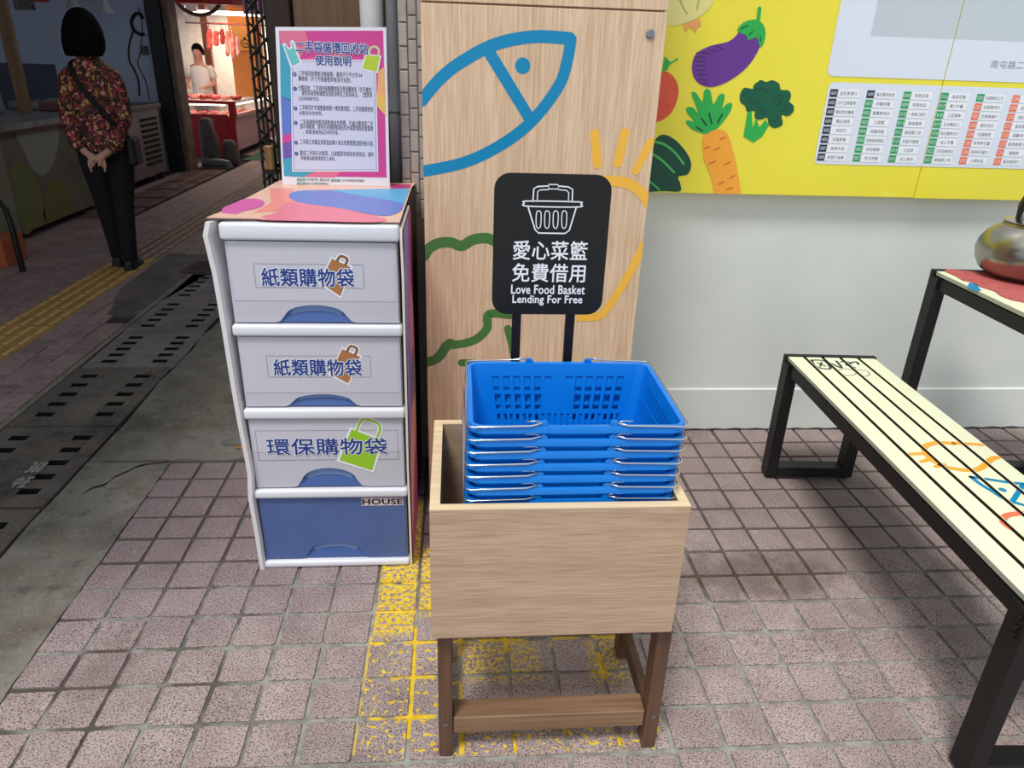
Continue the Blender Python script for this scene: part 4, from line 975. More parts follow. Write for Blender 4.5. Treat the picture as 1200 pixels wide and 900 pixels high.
# ------------------------------------------------------------ bench and table
slat_m = mat('cream_slat', (238, 242, 208), .4, var=.02, coat=.15); gap_edge = mat('dark_slat_edge', (70, 44, 32), .8); slat_e = mat('grey_slat_edge', (176, 184, 166), .5)  # slat edges facing the gaps are coloured darker than the outer edge
def bench_like(name, label, cat, corner, L_, W_, H_, rz, nsl, gap, legw, prints=None, rails=True, dep=.055):
    """slatted top on two rectangular steel loops; corner = far left top corner"""
    root = thing(name, label, cat, corner + (0,), rz)
    s = (W_ - (nsl-1)*gap)/nsl
    for k in range(nsl):
        x = k*(s+gap); bm = B(x, x+s, -L_+.02, -.022, H_-.014, H_, bev=.0012)
        for f in bm.faces:
            f.normal_update()
            if abs(f.normal.x) > .8: f.material_index = 2 if (f.normal.x < 0 and k == 0) else 1
        obj('slat', bm, [slat_m, gap_edge, slat_e], root)
    obj('underlay', B(.026, W_-.026, -L_+.02, -.02, H_-.0185, H_-.0142), black_metal, root)
    obj('side_rail', B(0.002, .026, -L_+.02, -.02, H_-.06, H_-.019), black_metal, root); obj('side_rail', B(W_-.026, W_-.002, -L_+.02, -.02, H_-.06, H_-.019), black_metal, root)
    for y in (-.02, -L_):
        bm = bmesh.new(); y0, y1 = (y-dep+.0205, y+.0205)
        if y < -.1: y0, y1 = y, y+dep
        t = .04
        y0 = -dep*.5 if y > -.1 else -L_; y1 = y0+dep*.5+.0 if y > -.1 else -L_+dep
        if y > -.1: y0, y1 = -legw, 0
        else: y0, y1 = -L_, -L_+legw
        for x in (-.008, W_+.008-t):
            box(bm, x, x+t, y0, y1, .012, H_-.0185, bev=.0015)
        box(bm, -.008+t, W_+.008-t, y0, y1, .012, .012+t, bev=.0015)
        obj('leg_frame', bm, black_metal, root)
        obj('end_rail', B(-.008, W_+.008, (y1-.021 if y > -.1 else y0), (y1 if y > -.1 else y0+.019), H_-.018, H_+.003, bev=.001), black_metal, root)
        for x in (.012, W_-.012):
            bm = bmesh.new(); lathe(bm, [(.014, 0), (.016, .003), (.016, .008), (.007, .009), (.007, .013)], 14, (x, (y0+y1)/2)); obj('foot', bm, mat('black_rubber', (18, 18, 18), .7), root)
    for y in (-L_*.33, -L_*.66): obj('cross_rail', B(.026, W_-.026, y-.015, y+.015, H_-.05, H_-.0186), black_metal, root)
    return root
BA = -.0536
bench = bench_like('slatted_bench', 'low bench with cream printed slats and black steel frame', 'bench', (.566, .482), 1.31, .312, .486, BA+.0, 5, .0115, .055)
bolt = bmesh.new()
for z in (.40, .42, .445): tube(bolt, [(-.014, -1.29, z), (-.008, -1.29, z)], .006, 10)
obj('bolt', bolt, black_metal, bench)
bpy.context.view_layer.update()
PBn = Plane((0, 0, .4865), (1, 0, 0), (0, 1, 0))
def bench_prints(parts, name):
    bm = bmesh.new(); ms = []
    for n, pt_ in enumerate(parts):
        c, kind, pts = pt_[:3]
        if C_[c] not in ms: ms.append(C_[c])
        q = [PBn.px(*p) for p in pts]; mi = ms.index(C_[c])
        if kind == 's': stroke(bm, PBn, smooth(q, False, 6) if len(q) > 2 else q, pt_[3], .0003, mi)
        elif kind == 'c': stroke(bm, PBn, smooth(q, True, 6), pt_[3], .0003, mi, closed=True)
        elif kind == 'd': fill(bm, PBn, disc(q[0], pt_[3]), .0003, mi)
    bm.transform(bench.matrix_world.inverted()); s = (.312-4*.0115)/5
    for k in range(5):
        c_ = bm.copy(); x = k*(s+.0115); clip(c_, (x+.001, 0, 0), (-1, 0, 0)); clip(c_, (x+s-.001, 0, 0), (1, 0, 0)); clip(c_, (0, -1.285, 0), (0, -1, 0))
        if len(c_.faces): flat(name, c_, ms, bench)
        else: c_.free()
    bm.free()
bench_prints([('orange', 's', [(1117,520),(1103,518.5),(1088,521),(1083,526),(1090,537),(1105,546),(1123,550),(1139,551),(1150,548),(1162,538),(1169,536)], .017), ('orange', 's', [(1067,532),(1083,531.5)], .013), ('orange', 's', [(1080,541),(1089,538.5)], .013), ('orange', 's', [(1097,547),(1106,544)], .013), ('orange', 's', [(1118,519),(1150,521)], .015)], 'sun_print')
bench_prints([('teal', 's', [(1138,559),(1160,562),(1180,565),(1200,567)], .012), ('teal', 's', [(1138,559),(1150,568),(1165,577),(1178,585),(1200,592)], .012), ('teal', 's', [(1199,568),(1187,587)], .012), ('teal', 'd', [(1175,574)], .009)], 'fish_print')
bench_prints([('squareorange', 's', [(1184,619),(1176,612),(1178,605),(1190,602),(1205,601)], .016)], 'tomato_print')
bench_prints([('navy', 's', [(951,422),(957,430),(973,432),(966,423),(951,422)], .009), ('navy', 's', [(958,425),(967,429)], .007), ('navy', 's', [(963,424.5),(961,429.5)], .006), ('navy', 's', [(970,424),(986,431),(980,423)], .009), ('navy', 's', [(986,424),(993,424),(997,429),(992,427),(1003,424),(1006,427)], .009), ('navy', 's', [(993,427),(1002,431)], .008),
   ('steel', 'c', [(982,434),(990,432),(1000,434),(1003,438),(995,440),(986,438)], .0035), ('steel', 's', [(1005,434),(1014,434),(1019,438),(1015,441),(1006,439)], .0035)], 'scribble_print')
table = bench_like('slatted_table', 'taller table with cream slats and black steel frame, carrying the kettle', 'table', (1.036, .49), 1.3, .60, .80, BA, 8, .0105, .05)
PTb = Plane((0, 0, .8), (1, 0, 0), (0, 1, 0))
cl = mat('red_cloth', (182, 92, 90), .85, var=.12, vscale=30)
bm = bmesh.new()
out = [(1107,316),(1140,319),(1180,322),(1230,326),(1260,345),(1250,372),(1225,374),(1200,355),(1185,352),(1172,347),(1166,342),(1150,337),(1138,331),(1128,329),(1120,324),(1108,319)]
q = [PTb.px(*p) for p in out]
extrude_poly(bm, q, lambda u, v, w: Vector((u, v, .8008+w)), .0025)
o = tag(obj('red_cloth', bm, cl), 'crumpled red cloth spread under the kettle', 'cloth')
bm = bmesh.new(); q = [PTb.px(*p) for p in ((1136,331),(1145,334),(1150,341),(1142,341),(1133,337))]; extrude_poly(bm, q, lambda u, v, w: Vector((u, v, .8004+w)), .0003); hold(obj('blue_print', bm, C_['teal']), table)
# kettle
kc = PTb.px(1201, 326); KZ = .8035
ket = thing('kettle', 'dented steel kettle with black arched handle, cut by the right picture edge', 'kettle', (kc[0], kc[1], KZ), -.15)
kst = mat('worn_kettle_steel', (176, 172, 160), .27, 1, c2=(140, 136, 128), vscale=6, bump=.06, bscale=30)
bm = bmesh.new(); lathe(bm, [(.10, 0), (.118, .004), (.145, .022), (.162, .052), (.169, .085), (.163, .115), (.145, .142), (.122, .160), (.110, .168), (.108, .177), (.1, .18)], 48)
obj('kettle_body', bm, kst, ket, smooth='auto')
bm = bmesh.new(); lathe(bm, [(.108, .180), (.108, .183), (.09, .189), (.05, .196), (.012, .199)], 40); obj('lid', bm, mat('bright_lid_steel', (196, 196, 186), .2, 1), ket, smooth='auto')
bm = bmesh.new(); lathe(bm, [(.008, .199), (.009, .208), (.02, .212), (.021, .224), (.014, .232)], 20); obj('lid_knob', bm, mat('black_bakelite', (20, 20, 22), .35), ket, smooth='auto')
bm = bmesh.new()
arc = [(.082*math.cos(t), 0, .205 + .115*math.sin(t)) for t in [PI*(-.06 + 1.12*k/16) for k in range(17)]]
rng = []
for i, p in enumerate(arc):
    t = math.atan2(p[2]-.205, p[0]); nn = Vector((math.cos(t), 0, math.sin(t))); wdt = .014 if 1 < i < 15 else .009
    rng.append([tuple(Vector(p) + nn*a1*wdt*.75 + Vector((0, 1, 0))*b1*wdt) for a1, b1 in ((1, .6), (.6, 1), (-.6, 1), (-1, .6), (-1, -.6), (-.6, -1), (.6, -1), (1, -.6))])
loft(bm, rng); obj('kettle_handle', bm, mat('black_bakelite', (20, 20, 22), .35), ket, smooth='auto')
for sx in (-1, 1): obj('handle_bracket', B(sx*.074-.006, sx*.074+.006, -.012, .012, .182, .205, bev=.002), kst, ket)
bm = bmesh.new(); tube(bm, [(.145, 0, .06), (.185, 0, .09), (.21, 0, .14), (.225, 0, .165)], .02, 16, rr=[.03, .024, .018, .015]); obj('spout', bm, kst, ket, smooth='auto')

# ------------------------------------------------------------ alley stall on the left
blue_wall = mat('pale_blue_plaster', (192, 208, 240), .8, c2=(206, 220, 246), vscale=1.5, coords='World')
struct(obj('wall_stall_back', B(-8.5, -4.27, 8.1, 8.3, -.1, 3.2), blue_wall))
struct(obj('trim_2', B(-8.4, -5.46, 8.085, 8.1, 0, 1.225), mat('grey_dado', (92, 98, 116), .7)))
struct(obj('trim_3', B(-4.27, -4.10, 8.0, 8.3, -.1, 3.2, bev=.01), mat('black_shutter_guide', (38, 38, 44), .5)))
struct(obj('trim_5', B(-4.098, -4.02, 8.05, 8.35, -.1, 3.2, bev=.015), mat('rusty_post', (128, 112, 102), .8, c2=(100, 82, 72), vscale=6)))
bm = bmesh.new()
for k in range(3):
    box(bm, -8.5, -4.3, 8.092, 8.1, 1.02 + .55*k, 1.024 + .55*k)
box(bm, -4.86, -4.856, 8.092, 8.1, 0, 1.02); bm.free()
# cable, outlet
cb = mat('black_cable', (20, 22, 30), .6)
bm = bmesh.new(); Y_ = 8.075; PW = Plane((0, Y_, 0), (1, 0, 0), (0, 0, 1))
pts = smooth([PW.px(*p) for p in ((169,40),(164,40),(157,35),(154,26),(158,17),(164,16),(167,22))], False, 6); tube(bm, [(u, Y_, v) for u, v in pts], .018, 6)
pts = smooth([PW.px(*p) for p in ((156,36),(151,52),(151,70),(157,82),(162,95),(163,112))], False, 6); tube(bm, [(u, Y_+.01, v) for u, v in pts], .009, 6)
pts = smooth([PW.px(*p) for p in ((162,8),(163,16),(166,30),(164,60),(161,75),(170,95),(175,118))], False, 6); tube(bm, [(u, Y_+.015, v) for u, v in pts], .005, 6)
tag(obj('hanging_cable', bm, cb), 'black coiled cable hanging on the pale blue wall', 'cable')
u, v = PW.px(169, 59); root = thing('wall_socket', 'small grey socket on the pale blue wall beside the cable', 'socket', (u, 8.1, v))
obj('cover_plate', B(-.045, .045, -.035, 0, -.05, .05, bev=.006), mat('grey_socket', (96, 102, 104), .5), root)
for dx in (-.018, .018): obj('slot', B(dx-.004, dx+.004, -.0365, -.034, -.012, .016), void_m, root)
def lamp(u, v, label):
    r = thing('hanging_lamp', label, 'lamp', (u, 7.6, v), group=None)
    bm = bmesh.new(); lathe(bm, [(.09, -.05), (.088, -.045), (.06, .0), (.03, .05), (.025, .09)], 20, cap=False); obj('lamp_shade', bm, mat('white_enamel', (206, 210, 214), .4), r, smooth='auto')
    bm = bmesh.new(); tube(bm, [(0, 0, .08), (0, 0, 1.2)], .005, 6); obj('cord', bm, cb, r)
    bm = bmesh.new(); lathe(bm, [(.004, -.05), (.03, -.035), (.036, -.01), (.02, .03), (.012, .06)], 14); obj('bulb', bm, mat('unlit_bulb', (220, 224, 228), .3), r, smooth=True)
PW7 = Plane((0, 7.6, 0), (1, 0, 0), (0, 0, 1)); lamp(*PW7.px(124, 10), 'unlit white lamp hanging right of the woman'); lamp(*PW7.px(86, 4), 'unlit white lamp hanging right above her hair')
u, v = PW7.px(72, 0); tag(obj('red_bucket', (lambda b3: (lathe(b3, [(.10, 0), (.13, .2), (.135, .2)], 20, (u, 7.1)), b3)[1])(bmesh.new()), mat('red_plastic', (186, 24, 30), .4)), 'red bucket hanging near the stall ceiling', 'bucket').location = (0, 0, v-.05)
bm = bmesh.new(); tube(bm, [(u, 7.1, v+.15), (u, 7.1, v+1.3)], .006, 6); tag(obj('bucket_rope', bm, cb), 'thin rope from which the red bucket hangs', 'rope')
a = PW.px(17, 11); b2 = PW.px(38, 0); tag(obj('wall_poster', B(a[0], b2[0], 8.08, 8.099, a[1], b2[1]+.1), mat('dull_poster', (150, 140, 128), .7, c2=(70, 80, 90), vscale=14)), 'small dull poster high on the pale blue wall', 'poster')
# front counter, patterned apron
cx = -4.0
counter = thing('stall_counter', 'long stall counter with a leaf patterned apron at the left', 'counter', (-4.3, 5, 0))
ap = mat('olive_apron', (118, 110, 92), .8, c2=(104, 98, 84), vscale=3)
hold(obj('apron', B(-5.2, cx, 4.06, 5.32, .065, .80, bev=.004), ap), counter)
hold(obj('worktop', B(-5.25, cx+.03, 4.02, 5.6, .80, .865, bev=.006), mat('worn_counter_top', (150, 146, 148), .35, c2=(104, 98, 96), vscale=6)), counter)
hold(obj('lip', B(cx+.03, cx+.036, 4.02, 5.6, .80, .822), mat('dark_red_lip', (84, 44, 42), .6)), counter)
PA = Plane((cx+.001, 0, 0), (0, 1, 0), (0, 0, 1)); PE = Plane((0, 4.059, 0), (1, 0, 0), (0, 0, 1))
lf = {'a': mat('leaf_print_grey', (146, 146, 128), .8), 'b': mat('leaf_print_olive', (128, 128, 72), .8, c2=(104, 106, 66), vscale=60), 'c': mat('leaf_print_moss', (112, 112, 60), .8)}
for nm, k, pts in (('leaf_print', 'a', [(21,154),(66,147),(67,175),(60,196),(50,206),(38,198),(28,178)]), ('leaf_print', 'b', [(27,272),(15,215),(15,195),(25,192),(38,203),(48,225),(53,250),(52,263),(40,268)]), ('leaf_print', 'c', [(53,258),(55,222),(62,211),(70,209),(78,220),(84,238),(84,248)])):
    bm = bmesh.new(); fill(bm, PA, smooth([PA.px(*p) for p in pts]), .001); hold(flat(nm, bm, lf[k], None), counter)
for x, y in ((-4.08, 4.14), (-4.08, 5.2), (-5.1, 4.14), (-5.1, 5.2)): hold(obj('leg', B(x-.025, x+.025, y-.025, y+.025, 0, .07 + .01), black_metal), counter)
bm = bmesh.new(); box(bm, -.09, .09, -.07, .07, 0, .16, bev=.003)
o = obj('crate', bm, mat('brown_crate', (70, 44, 34), .7)); o.location = (-4.15, 5.47, 0); tag(o, 'small dark crate on the ground at the far counter corner', 'crate')
p = Plane((0, 0, 0), (1, 0, 0), (0, 1, 0)).px(5, 316)
o = obj('carton', B(-.2, .12, -.12, .14, 0, .19, bev=.004), mat('orange_brown_carton', (176, 92, 56), .7)); o.location = (p[0]-.12, p[1]+.17, 0); tag(o, 'orange brown carton on the ground at the left picture edge', 'carton')
bm = bmesh.new(); q0 = Plane((0, 0, 0), (1, 0, 0), (0, 1, 0)).px(27, 318); tube(bm, [(q0[0], q0[1], 0), (q0[0], q0[1]+.0, .3), (q0[0]-.02, q0[1]+.02, .42), (q0[0]-.08, q0[1]+.05, .48), (q0[0]-.4, q0[1]+.05, .48)], .02, 10)
tube(bm, [(q0[0]-.4, q0[1]+.05, .48), (q0[0]-.4, q0[1]+.05, 0)], .02, 10)
tag(obj('bent_rail', bm, black_metal, smooth='auto'), 'bent dark tube rail in front of the stall counter', 'rail')
# timber post and bag on the counter
o = obj('timber_post', B(-4.475, -4.385, 5.27, 5.34, .865, 3.0, bev=.004), wood('brown_timber', (96, 70, 46), (132, 100, 68), 'Z', 60)); tag(o, 'brown timber post standing on the stall counter at the left edge', 'post')
bm = bmesh.new(); loft(bm, [ell((0, 0, z), a, b_, 14, .9) for z, a, b_ in ((0, .13, .1), (.04, .145, .12), (.2, .125, .1), (.36, .10, .07), (.46, .055, .05), (.49, .01, .01))])
for v in bm.verts: v.co += Vector((random.uniform(-.01, .01),)*3)
o = obj('plastic_bag', bm, mat('grey_green_bag', (134, 150, 146), .35), smooth=True); o.location = (-4.66, 5.12, .866); tag(o, 'pale green grey plastic bag on the stall counter', 'bag')
for k, (x, y, l) in enumerate(((-4.86, 6.35, 'dark steel tray on the stall unit, behind the woman at the left'), (-4.80, 6.95, 'second dark steel tray farther back on the stall unit'))):
    bm = bmesh.new(); box(bm, -.16, .16, -.2, .2, 0, .02, bev=.004); box(bm, -.16, .16, -.21, -.195, .0, .06); box(bm, -.16, .16, .195, .21, 0, .06); box(bm, -.17, -.155, -.21, .21, 0, .06); box(bm, .155, .17, -.21, .21, 0, .06)
    o = obj('steel_tray', bm, steel); o.location = (x, y, .851); o.rotation_euler = (0, 0, .06*k); tag(o, l, 'tray')
# steel grill unit by the wall
gu = thing('stall_unit', 'steel stall unit with slatted vent against the pale blue wall, right of the woman', 'cabinet', (-4.3, 6.8, 0))
us = mat('dull_unit_steel', (132, 118, 116), .45, .5, var=.1)
hold(obj('carcass', B(-5.0, -4.13, 5.75, 7.55, .08, .80, bev=.005), us), gu); hold(obj('worktop', B(-5.02, -4.10, 5.7, 7.6, .80, .85, bev=.004), mat('grimy_top', (96, 84, 78), .5, var=.2)), gu)
hold(obj('side_panel', B(-4.131, -4.122, 5.85, 6.9, .22, .72), mat('pinkish_panel', (150, 124, 124), .5)), gu)
for k in range(9): hold(obj('slat', B(-4.135, -4.115, 7.0, 7.45, .2+.06*k, .23+.06*k), void_m), gu)
hold(obj('tray', B(-4.6, -4.13, 5.85, 6.6, .85, .93, bev=.01), mat('meaty_tray', (150, 104, 100), .5)), gu)
for y in (5.85, 7.45): hold(obj('leg', B(-4.2, -4.15, y-.03, y+.03, 0, .08), black_metal), gu)
# rubble sacks and pipe at the post
for k, (x, y, a, b_, h, l) in enumerate(((-3.93, 8.66, .12, .12, .62, 'upright dusty grey sack leaning at the rusty post'), (-3.70, 8.74, .10, .11, .34, 'slumped grey sack in front of the red meat counter'))):
    bm = bmesh.new(); loft(bm, [ell((.02*math.sin(z*9), 0, z), a*s, b_*s, 12, .8) for z, s in ((0, .95), (h*.15, 1.08), (h*.5, 1), (h*.8, .86), (h*.97, .6), (h, .2))])
    for v in bm.verts: v.co += Vector((random.uniform(-.012, .012), random.uniform(-.012, .012), 0))
    o = obj('sack', bm, mat('dusty_sack', (108, 98, 96), .9, c2=(84, 76, 76), vscale=9), smooth=True); o.location = (x, y, 0); tag(o, l, 'sack')
bm = bmesh.new(); tube(bm, [(-3.98, 8.42, .075), (-3.72, 8.42, .07), (-3.66, 8.42, .06), (-3.64, 8.42, .0)], .055, 14)
tag(obj('grey_pipe', bm, mat('old_grey_pipe', (106, 108, 116), .5), smooth='auto'), 'short grey pipe lying at the foot of the rusty post', 'pipe')
# fire extinguisher-like dark object on the counter edge is a black bag
bm = bmesh.new(); loft(bm, [ell((0, 0, z), a, a*.8, 12) for z, a in ((0, .06), (.03, .085), (.07, .08), (.1, .03))]); o = obj('black_bag', bm, mat('black_bag', (14, 12, 14), .6), smooth=True); o.location = (-3.93, 8.6, .955)
o.location = (-4.56, 9.63, .786); tag(o, 'small black bag on the left end of the meat counter', 'bag')
# ------------------------------------------------------------ meat stall
RX = -3.82; Y9 = 9.57
red_m = mat('red_lacquer', (176, 22, 30), .35); pinkp = mat('pinkish_white_panel', (206, 156, 160), .5); glassy = mat('counter_glass', (240, 236, 232), .05, trans=.9, alpha=.6)
mc = thing('meat_counter', 'lit red glass-fronted meat counter at the end of the alley', 'counter', (-4.2, 10.5, 0))
hold(obj('red_front', B(-4.75, RX-.1, Y9, Y9+.05, .0, .60, bev=.004), red_m), mc)
bm = bmesh.new(); loft(bm, [[(RX-.1+dx, Y9-.005, z), (RX+dx, Y9-.005, z), (RX+dx, Y9+.06, z), (RX-.1+dx, Y9+.06, z)] for z, dx in ((0, 0), (.1, .0), (.45, .0), (.60, .03), (.78, .03))]); hold(obj('corner_post', bm, red_m), mc)
hold(obj('side_panel', B(RX-.03, RX, Y9+.06, 12.1, .1, .56, bev=.003), pinkp), mc)
hold(obj('end_panel', B(-4.25, RX-.03, 12.06, 12.1, .1, .56), pinkp), mc)
hold(obj('side_ledge', B(RX-.05, RX+.03, Y9+.06, 12.1, .56, .61, bev=.003), pinkp), mc)
hold(obj('plinth', B(-4.2, RX-.1, Y9+.1, 12.0, .0, .1), void_m), mc)
hold(obj('inner_floor', B(-4.25, RX-.05, 10.33, 12.06, .54, .58), mat('white_tray', (240, 236, 230), .4)), mc); hold(obj('inner_floor', B(-4.72, RX-.05, Y9+.06, 10.33, .54, .58), mat('white_tray', (240, 236, 230), .4)), mc)
hold(obj('front_glass', B(-4.72, RX-.08, Y9+.01, Y9+.018, .60, .74), glassy), mc); hold(obj('side_glass', B(RX-.012, RX-.004, Y9+.06, 12.1, .61, .74), glassy), mc)
hold(obj('top_frame', B(-4.78, RX+.03, Y9-.02, Y9+.06, .74, .785, bev=.003), red_m), mc)
hold(obj('top_slab', B(-4.25, RX+.02, 10.331, 12.1, .75, .785, bev=.003), mat('white_slab', (236, 224, 216), .3)), mc); hold(obj('top_slab', B(-4.78, RX+.02, Y9+.06, 10.33, .75, .785, bev=.003), mat('white_slab', (236, 224, 216), .3)), mc)
lampm = mat('counter_tube', (255, 232, 208), emit=7)
hold(obj('light_tube', B(-4.6, RX-.15, Y9+.1, Y9+.13, .715, .74), lampm, label='glowing strip light'), mc); hold(obj('light_tube', B(RX-.12, RX-.09, Y9+.2, 12, .715, .74), lampm), mc)
def blob(bm, c, r, seed):
    rnd_ = random.Random(seed); rings = []
    for i in range(1, 6):
        t = PI*i/6; rr = r[0]*math.sin(t)*(1+rnd_.uniform(-.18, .18)); rings.append([(c[0]+rr*math.cos(2*PI*k/9)*(1+rnd_.uniform(-.12, .12)), c[1]+rr*(r[1]/r[0])*math.sin(2*PI*k/9), c[2]-r[2]*math.cos(t)) for k in range(9)])
    loft(bm, rings)
meats = [mat('red_meat', (196, 48, 48), .35, c2=(226, 110, 100), vscale=20), mat('pork_fat', (240, 196, 180), .35, c2=(214, 96, 90), vscale=14), mat('dark_meat', (150, 34, 40), .35, c2=(200, 80, 74), vscale=20)]
for k in range(16):
    x = -4.60 + (k % 6)*.15 + random.uniform(-.004, .004); y = 9.82 + (k//6)*.19
    bm = bmesh.new(); blob(bm, (0, 0, 0), (.06, .082, .035), k); o = obj('meat_cut', bm, meats[k % 3], smooth=True); o.location = (x, y, .785+.034)
    tag(o, ('red', 'pale fatty', 'dark red')[k % 3] + ' meat cut on the counter slab, ' + ('front', 'middle', 'back')[k//6] + ' row, ' + ('leftmost', 'second from left', 'third from left', 'fourth from left', 'fifth from left', 'rightmost')[k % 6], 'meat', 'meat cuts on top of the counter')
for k in range(8):
    bm = bmesh.new(); blob(bm, (0, 0, 0), (.06, .08, .03), 40+k); o = obj('meat_cut', bm, meats[k % 3], smooth=True)
    o.location = ((-4.62 + .15*k, 9.8, .609) if k < 5 else (-3.96, 10.0 + .35*(k-5), .609))
    tag(o, ('first', 'second', 'third', 'fourth', 'fifth', 'sixth', 'seventh', 'last')[k] + ' raw meat piece inside the glass case, counted from the left end round the corner', 'meat', 'meat cuts behind the counter glass')
# rail with hanging meat
PM = Plane((0, 10.4, 0), (1, 0, 0), (0, 0, 1))
hk = thing('meat_rail', 'chrome rail with hooks from which the meat hangs', 'rail', (-4.1, 10.4, 1.8))
u0, v0 = PM.px(236, 27); u1, v1 = PM.px(300, 32)
bm = bmesh.new(); tube(bm, [(-4.6, 10.4, v0), (-3.3, 10.4, v0)], .012, 8); hold(obj('bar', bm, chrome), hk)
for k in range(2):
    x = -4.58 + k*1.26; hold(obj('hanger', B(x-.008, x+.008, 10.392, 10.408, v0, 2.098), chrome), hk)
hm = [(245, 34, 58, 'pork', 0, .048), (253, 36, 54, 'x', 0, .044), (260, 34, 52, 'x', 2, .038), (266, 36, 66, 'x', 1, .034), (272, 38, 70, 'x', 1, .034), (278, 42, 66, 'x', 1, .032)]
for k, (xp, ya, yb, _, mi, wd) in enumerate(hm):
    ua, va = PM.px(xp, ya); ub, vb = PM.px(xp+1, yb); bm = bmesh.new(); n = 7
    loft(bm, [ell((ua+(ub-ua)*i/n + random.uniform(-.008, .008), 10.4, va+(vb-va)*i/n), wd*(.45 if i in (0, n) else 1)*random.uniform(.8, 1.1), .035, 10) for i in range(n+1)])
    o = obj('hanging_meat', bm, meats[mi], smooth=True); tag(o, ('leftmost', 'second', 'third', 'fourth', 'fifth', 'rightmost')[k] + ' strip of raw meat hanging from the rail, counted from the left', 'meat', 'meat hanging on hooks')
    bm = bmesh.new(); tube(bm, [(ua, 10.4, va-.01), (ua-.01, 10.4, (va+v0)/2), (ua-.02, 10.4, v0+.01), (ua, 10.4, v0+.02), (ua+.015, 10.4, v0)], .004, 6); hold(obj('hook', bm, chrome), hk)
# orange board, column, red beam, lamps, ring
og = mat('orange_panel', (232, 160, 84), .5, var=.06); a = PM.px(277, 105); b2 = PM.px(304, 30)
ob = thing('orange_board', 'orange upright board with a dark oval badge behind the meat counter', 'board', (a[0], 11.2, .786))
PO = Plane((0, 11.2, 0), (1, 0, 0), (0, 0, 1)); a = PO.px(276, 105); b2 = PO.px(305, 33)
hold(obj('panel', B(a[0], b2[0], 11.2, 11.25, .786, 2.1), og), ob); c = PO.px(302, 60); hold(obj('sign_plate', B(a[0]+.02, c[0], 11.15, 11.2, c[1], 1.82, bev=.004), mat('yellow_orange', (246, 190, 100), .5)), ob)
PO2 = Plane((0, 11.149, 0), (1, 0, 0), (0, 0, 1)); bm = bmesh.new(); c = PO2.px(288, 51); stroke(bm, PO2, [(c[0]+.075*math.cos(t), c[1]+.055*math.sin(t)) for t in [2*PI*k/20 for k in range(20)]], .016, .001, closed=True); text(bm, PO2, '肉品', c[0]-.045, c[1]-.02, c[0]+.045, c[1]+.02, .001, .02)
fill(bm, PO2, disc((c[0]-.01, c[1]+.075), .022), .001); hold(flat('badge', bm, mat('dark_brown_print', (96, 50, 20), .6), None), ob)
PC_ = Plane((0, 11.4, 0), (1, 0, 0), (0, 0, 1)); a = PC_.px(239, 60); b2 = PC_.px(247, 60)
tag(obj('brown_column', B(a[0], b2[0], 11.4, 11.5, 0, 2.2), mat('brown_column', (150, 104, 84), .6)), 'brown column rising behind the meat counter beside the vendor', 'column')
struct(obj('wall_stall_end', B(-6.5, -2.0, 13.0, 13.2, 0, 3.2), mat('bright_end_wall', (226, 220, 210), .7, var=.1)))
bm = bmesh.new(); PR = Plane((0, 9.0, 0), (1, 0, 0), (0, 0, 1)); a = PR.px(205, 2); b2 = PR.px(272, 2)
tag(obj('red_beam', B(a[0], b2[0], 9.0, 9.1, a[1]-.01, a[1]+.3, bev=.004), red_m), 'dark red beam across the top of the meat stall opening', 'beam')
bm = bmesh.new(); a = PR.px(210, 10); c = PR.px(224, -16); r_ = .335
tube(bm, [(c[0]+r_*math.cos(t), 9.2+r_*.0, c[1]+r_*.95*math.sin(t)) for t in [2*PI*k/36 for k in range(36)]], .025, 8, closed=True)
tag(obj('round_mirror_rim', bm, mat('brown_rim', (90, 66, 50), .5), smooth='auto'), 'brown round rim hanging below the red beam', 'rim')
aw = mat('coral_awning', (226, 96, 66), .6, var=.1)
PQ = Plane((0, 10.0, 0), (1, 0, 0), (0, 0, 1)); a = PQ.px(262, 10); b2 = PQ.px(312, 20)
bm = bmesh.new(); loft(bm, [[(x, y, z) for y, z in ((9.9, 2.04), (9.9, 2.07), (11.8, 2.3), (11.8, 2.27))] for x in (-4.9, -2.6)]); tag(obj('stall_awning', bm, aw), 'coral red awning sheet over the meat counter', 'awning')
tm = mat('stall_tube_light', (255, 226, 196), emit=6)
for k, (y, z, xa, xb) in enumerate(((10.1, 1.93, -4.3, -3.35), (11.0, 1.98, -4.7, -3.2))):
    r = thing('tube_lamp', ('front', 'rear')[k] + ' glowing tube lamp over the meat counter', 'lamp', (0, y, z))
    obj('housing', B(xa, xb, -.03, .03, .012, .04), mat('white_housing', (230, 226, 220), .5), r); obj('tube', B(xa+.03, xb-.03, -.014, .014, -.012, .012, bev=.005), tm, r)
    for x in (xa+.1, xb-.1): obj('hanger', B(x-.004, x+.004, -.004, .004, .04, (.132, .188)[k]), chrome, r)
for x, y, z, e in ((-4.1, 10.05, 1.98, 9), (-3.7, 9.6, 1.9, 12), (-4.3, 12.2, 2.1, 45)):
    pl_ = bpy.data.lights.new('stall_light', 'AREA'); pl_.energy = e; pl_.size = .9; pl_.size_y = .1; pl_.shape = 'RECTANGLE'; pl_.color = (1, .83, .68); o = bpy.data.objects.new('stall_light', pl_); col.objects.link(o); o.location = (x, y, z)
tag(obj('green_mat', B(-3.7, -2.9, 9.3, 11.35, .002, .008), mat('green_mat', (54, 92, 70), .8)), 'dull green ground mat beside the meat counter', 'mat')
tag(obj('pink_banner', B(-3.5, -3.0, 9.45, 9.47, 1.92, 2.25), mat('pink_banner', (236, 170, 206), .6)), 'pink and white hanging banner beside the folding gate', 'banner')
tag(obj('storage_rack', B(-3.50, -3.32, 11.4, 11.8, .0, 1.35, bev=.01), mat('brownish_rack', (150, 80, 66), .6)), 'brownish rack at the far right of the meat stall', 'rack')

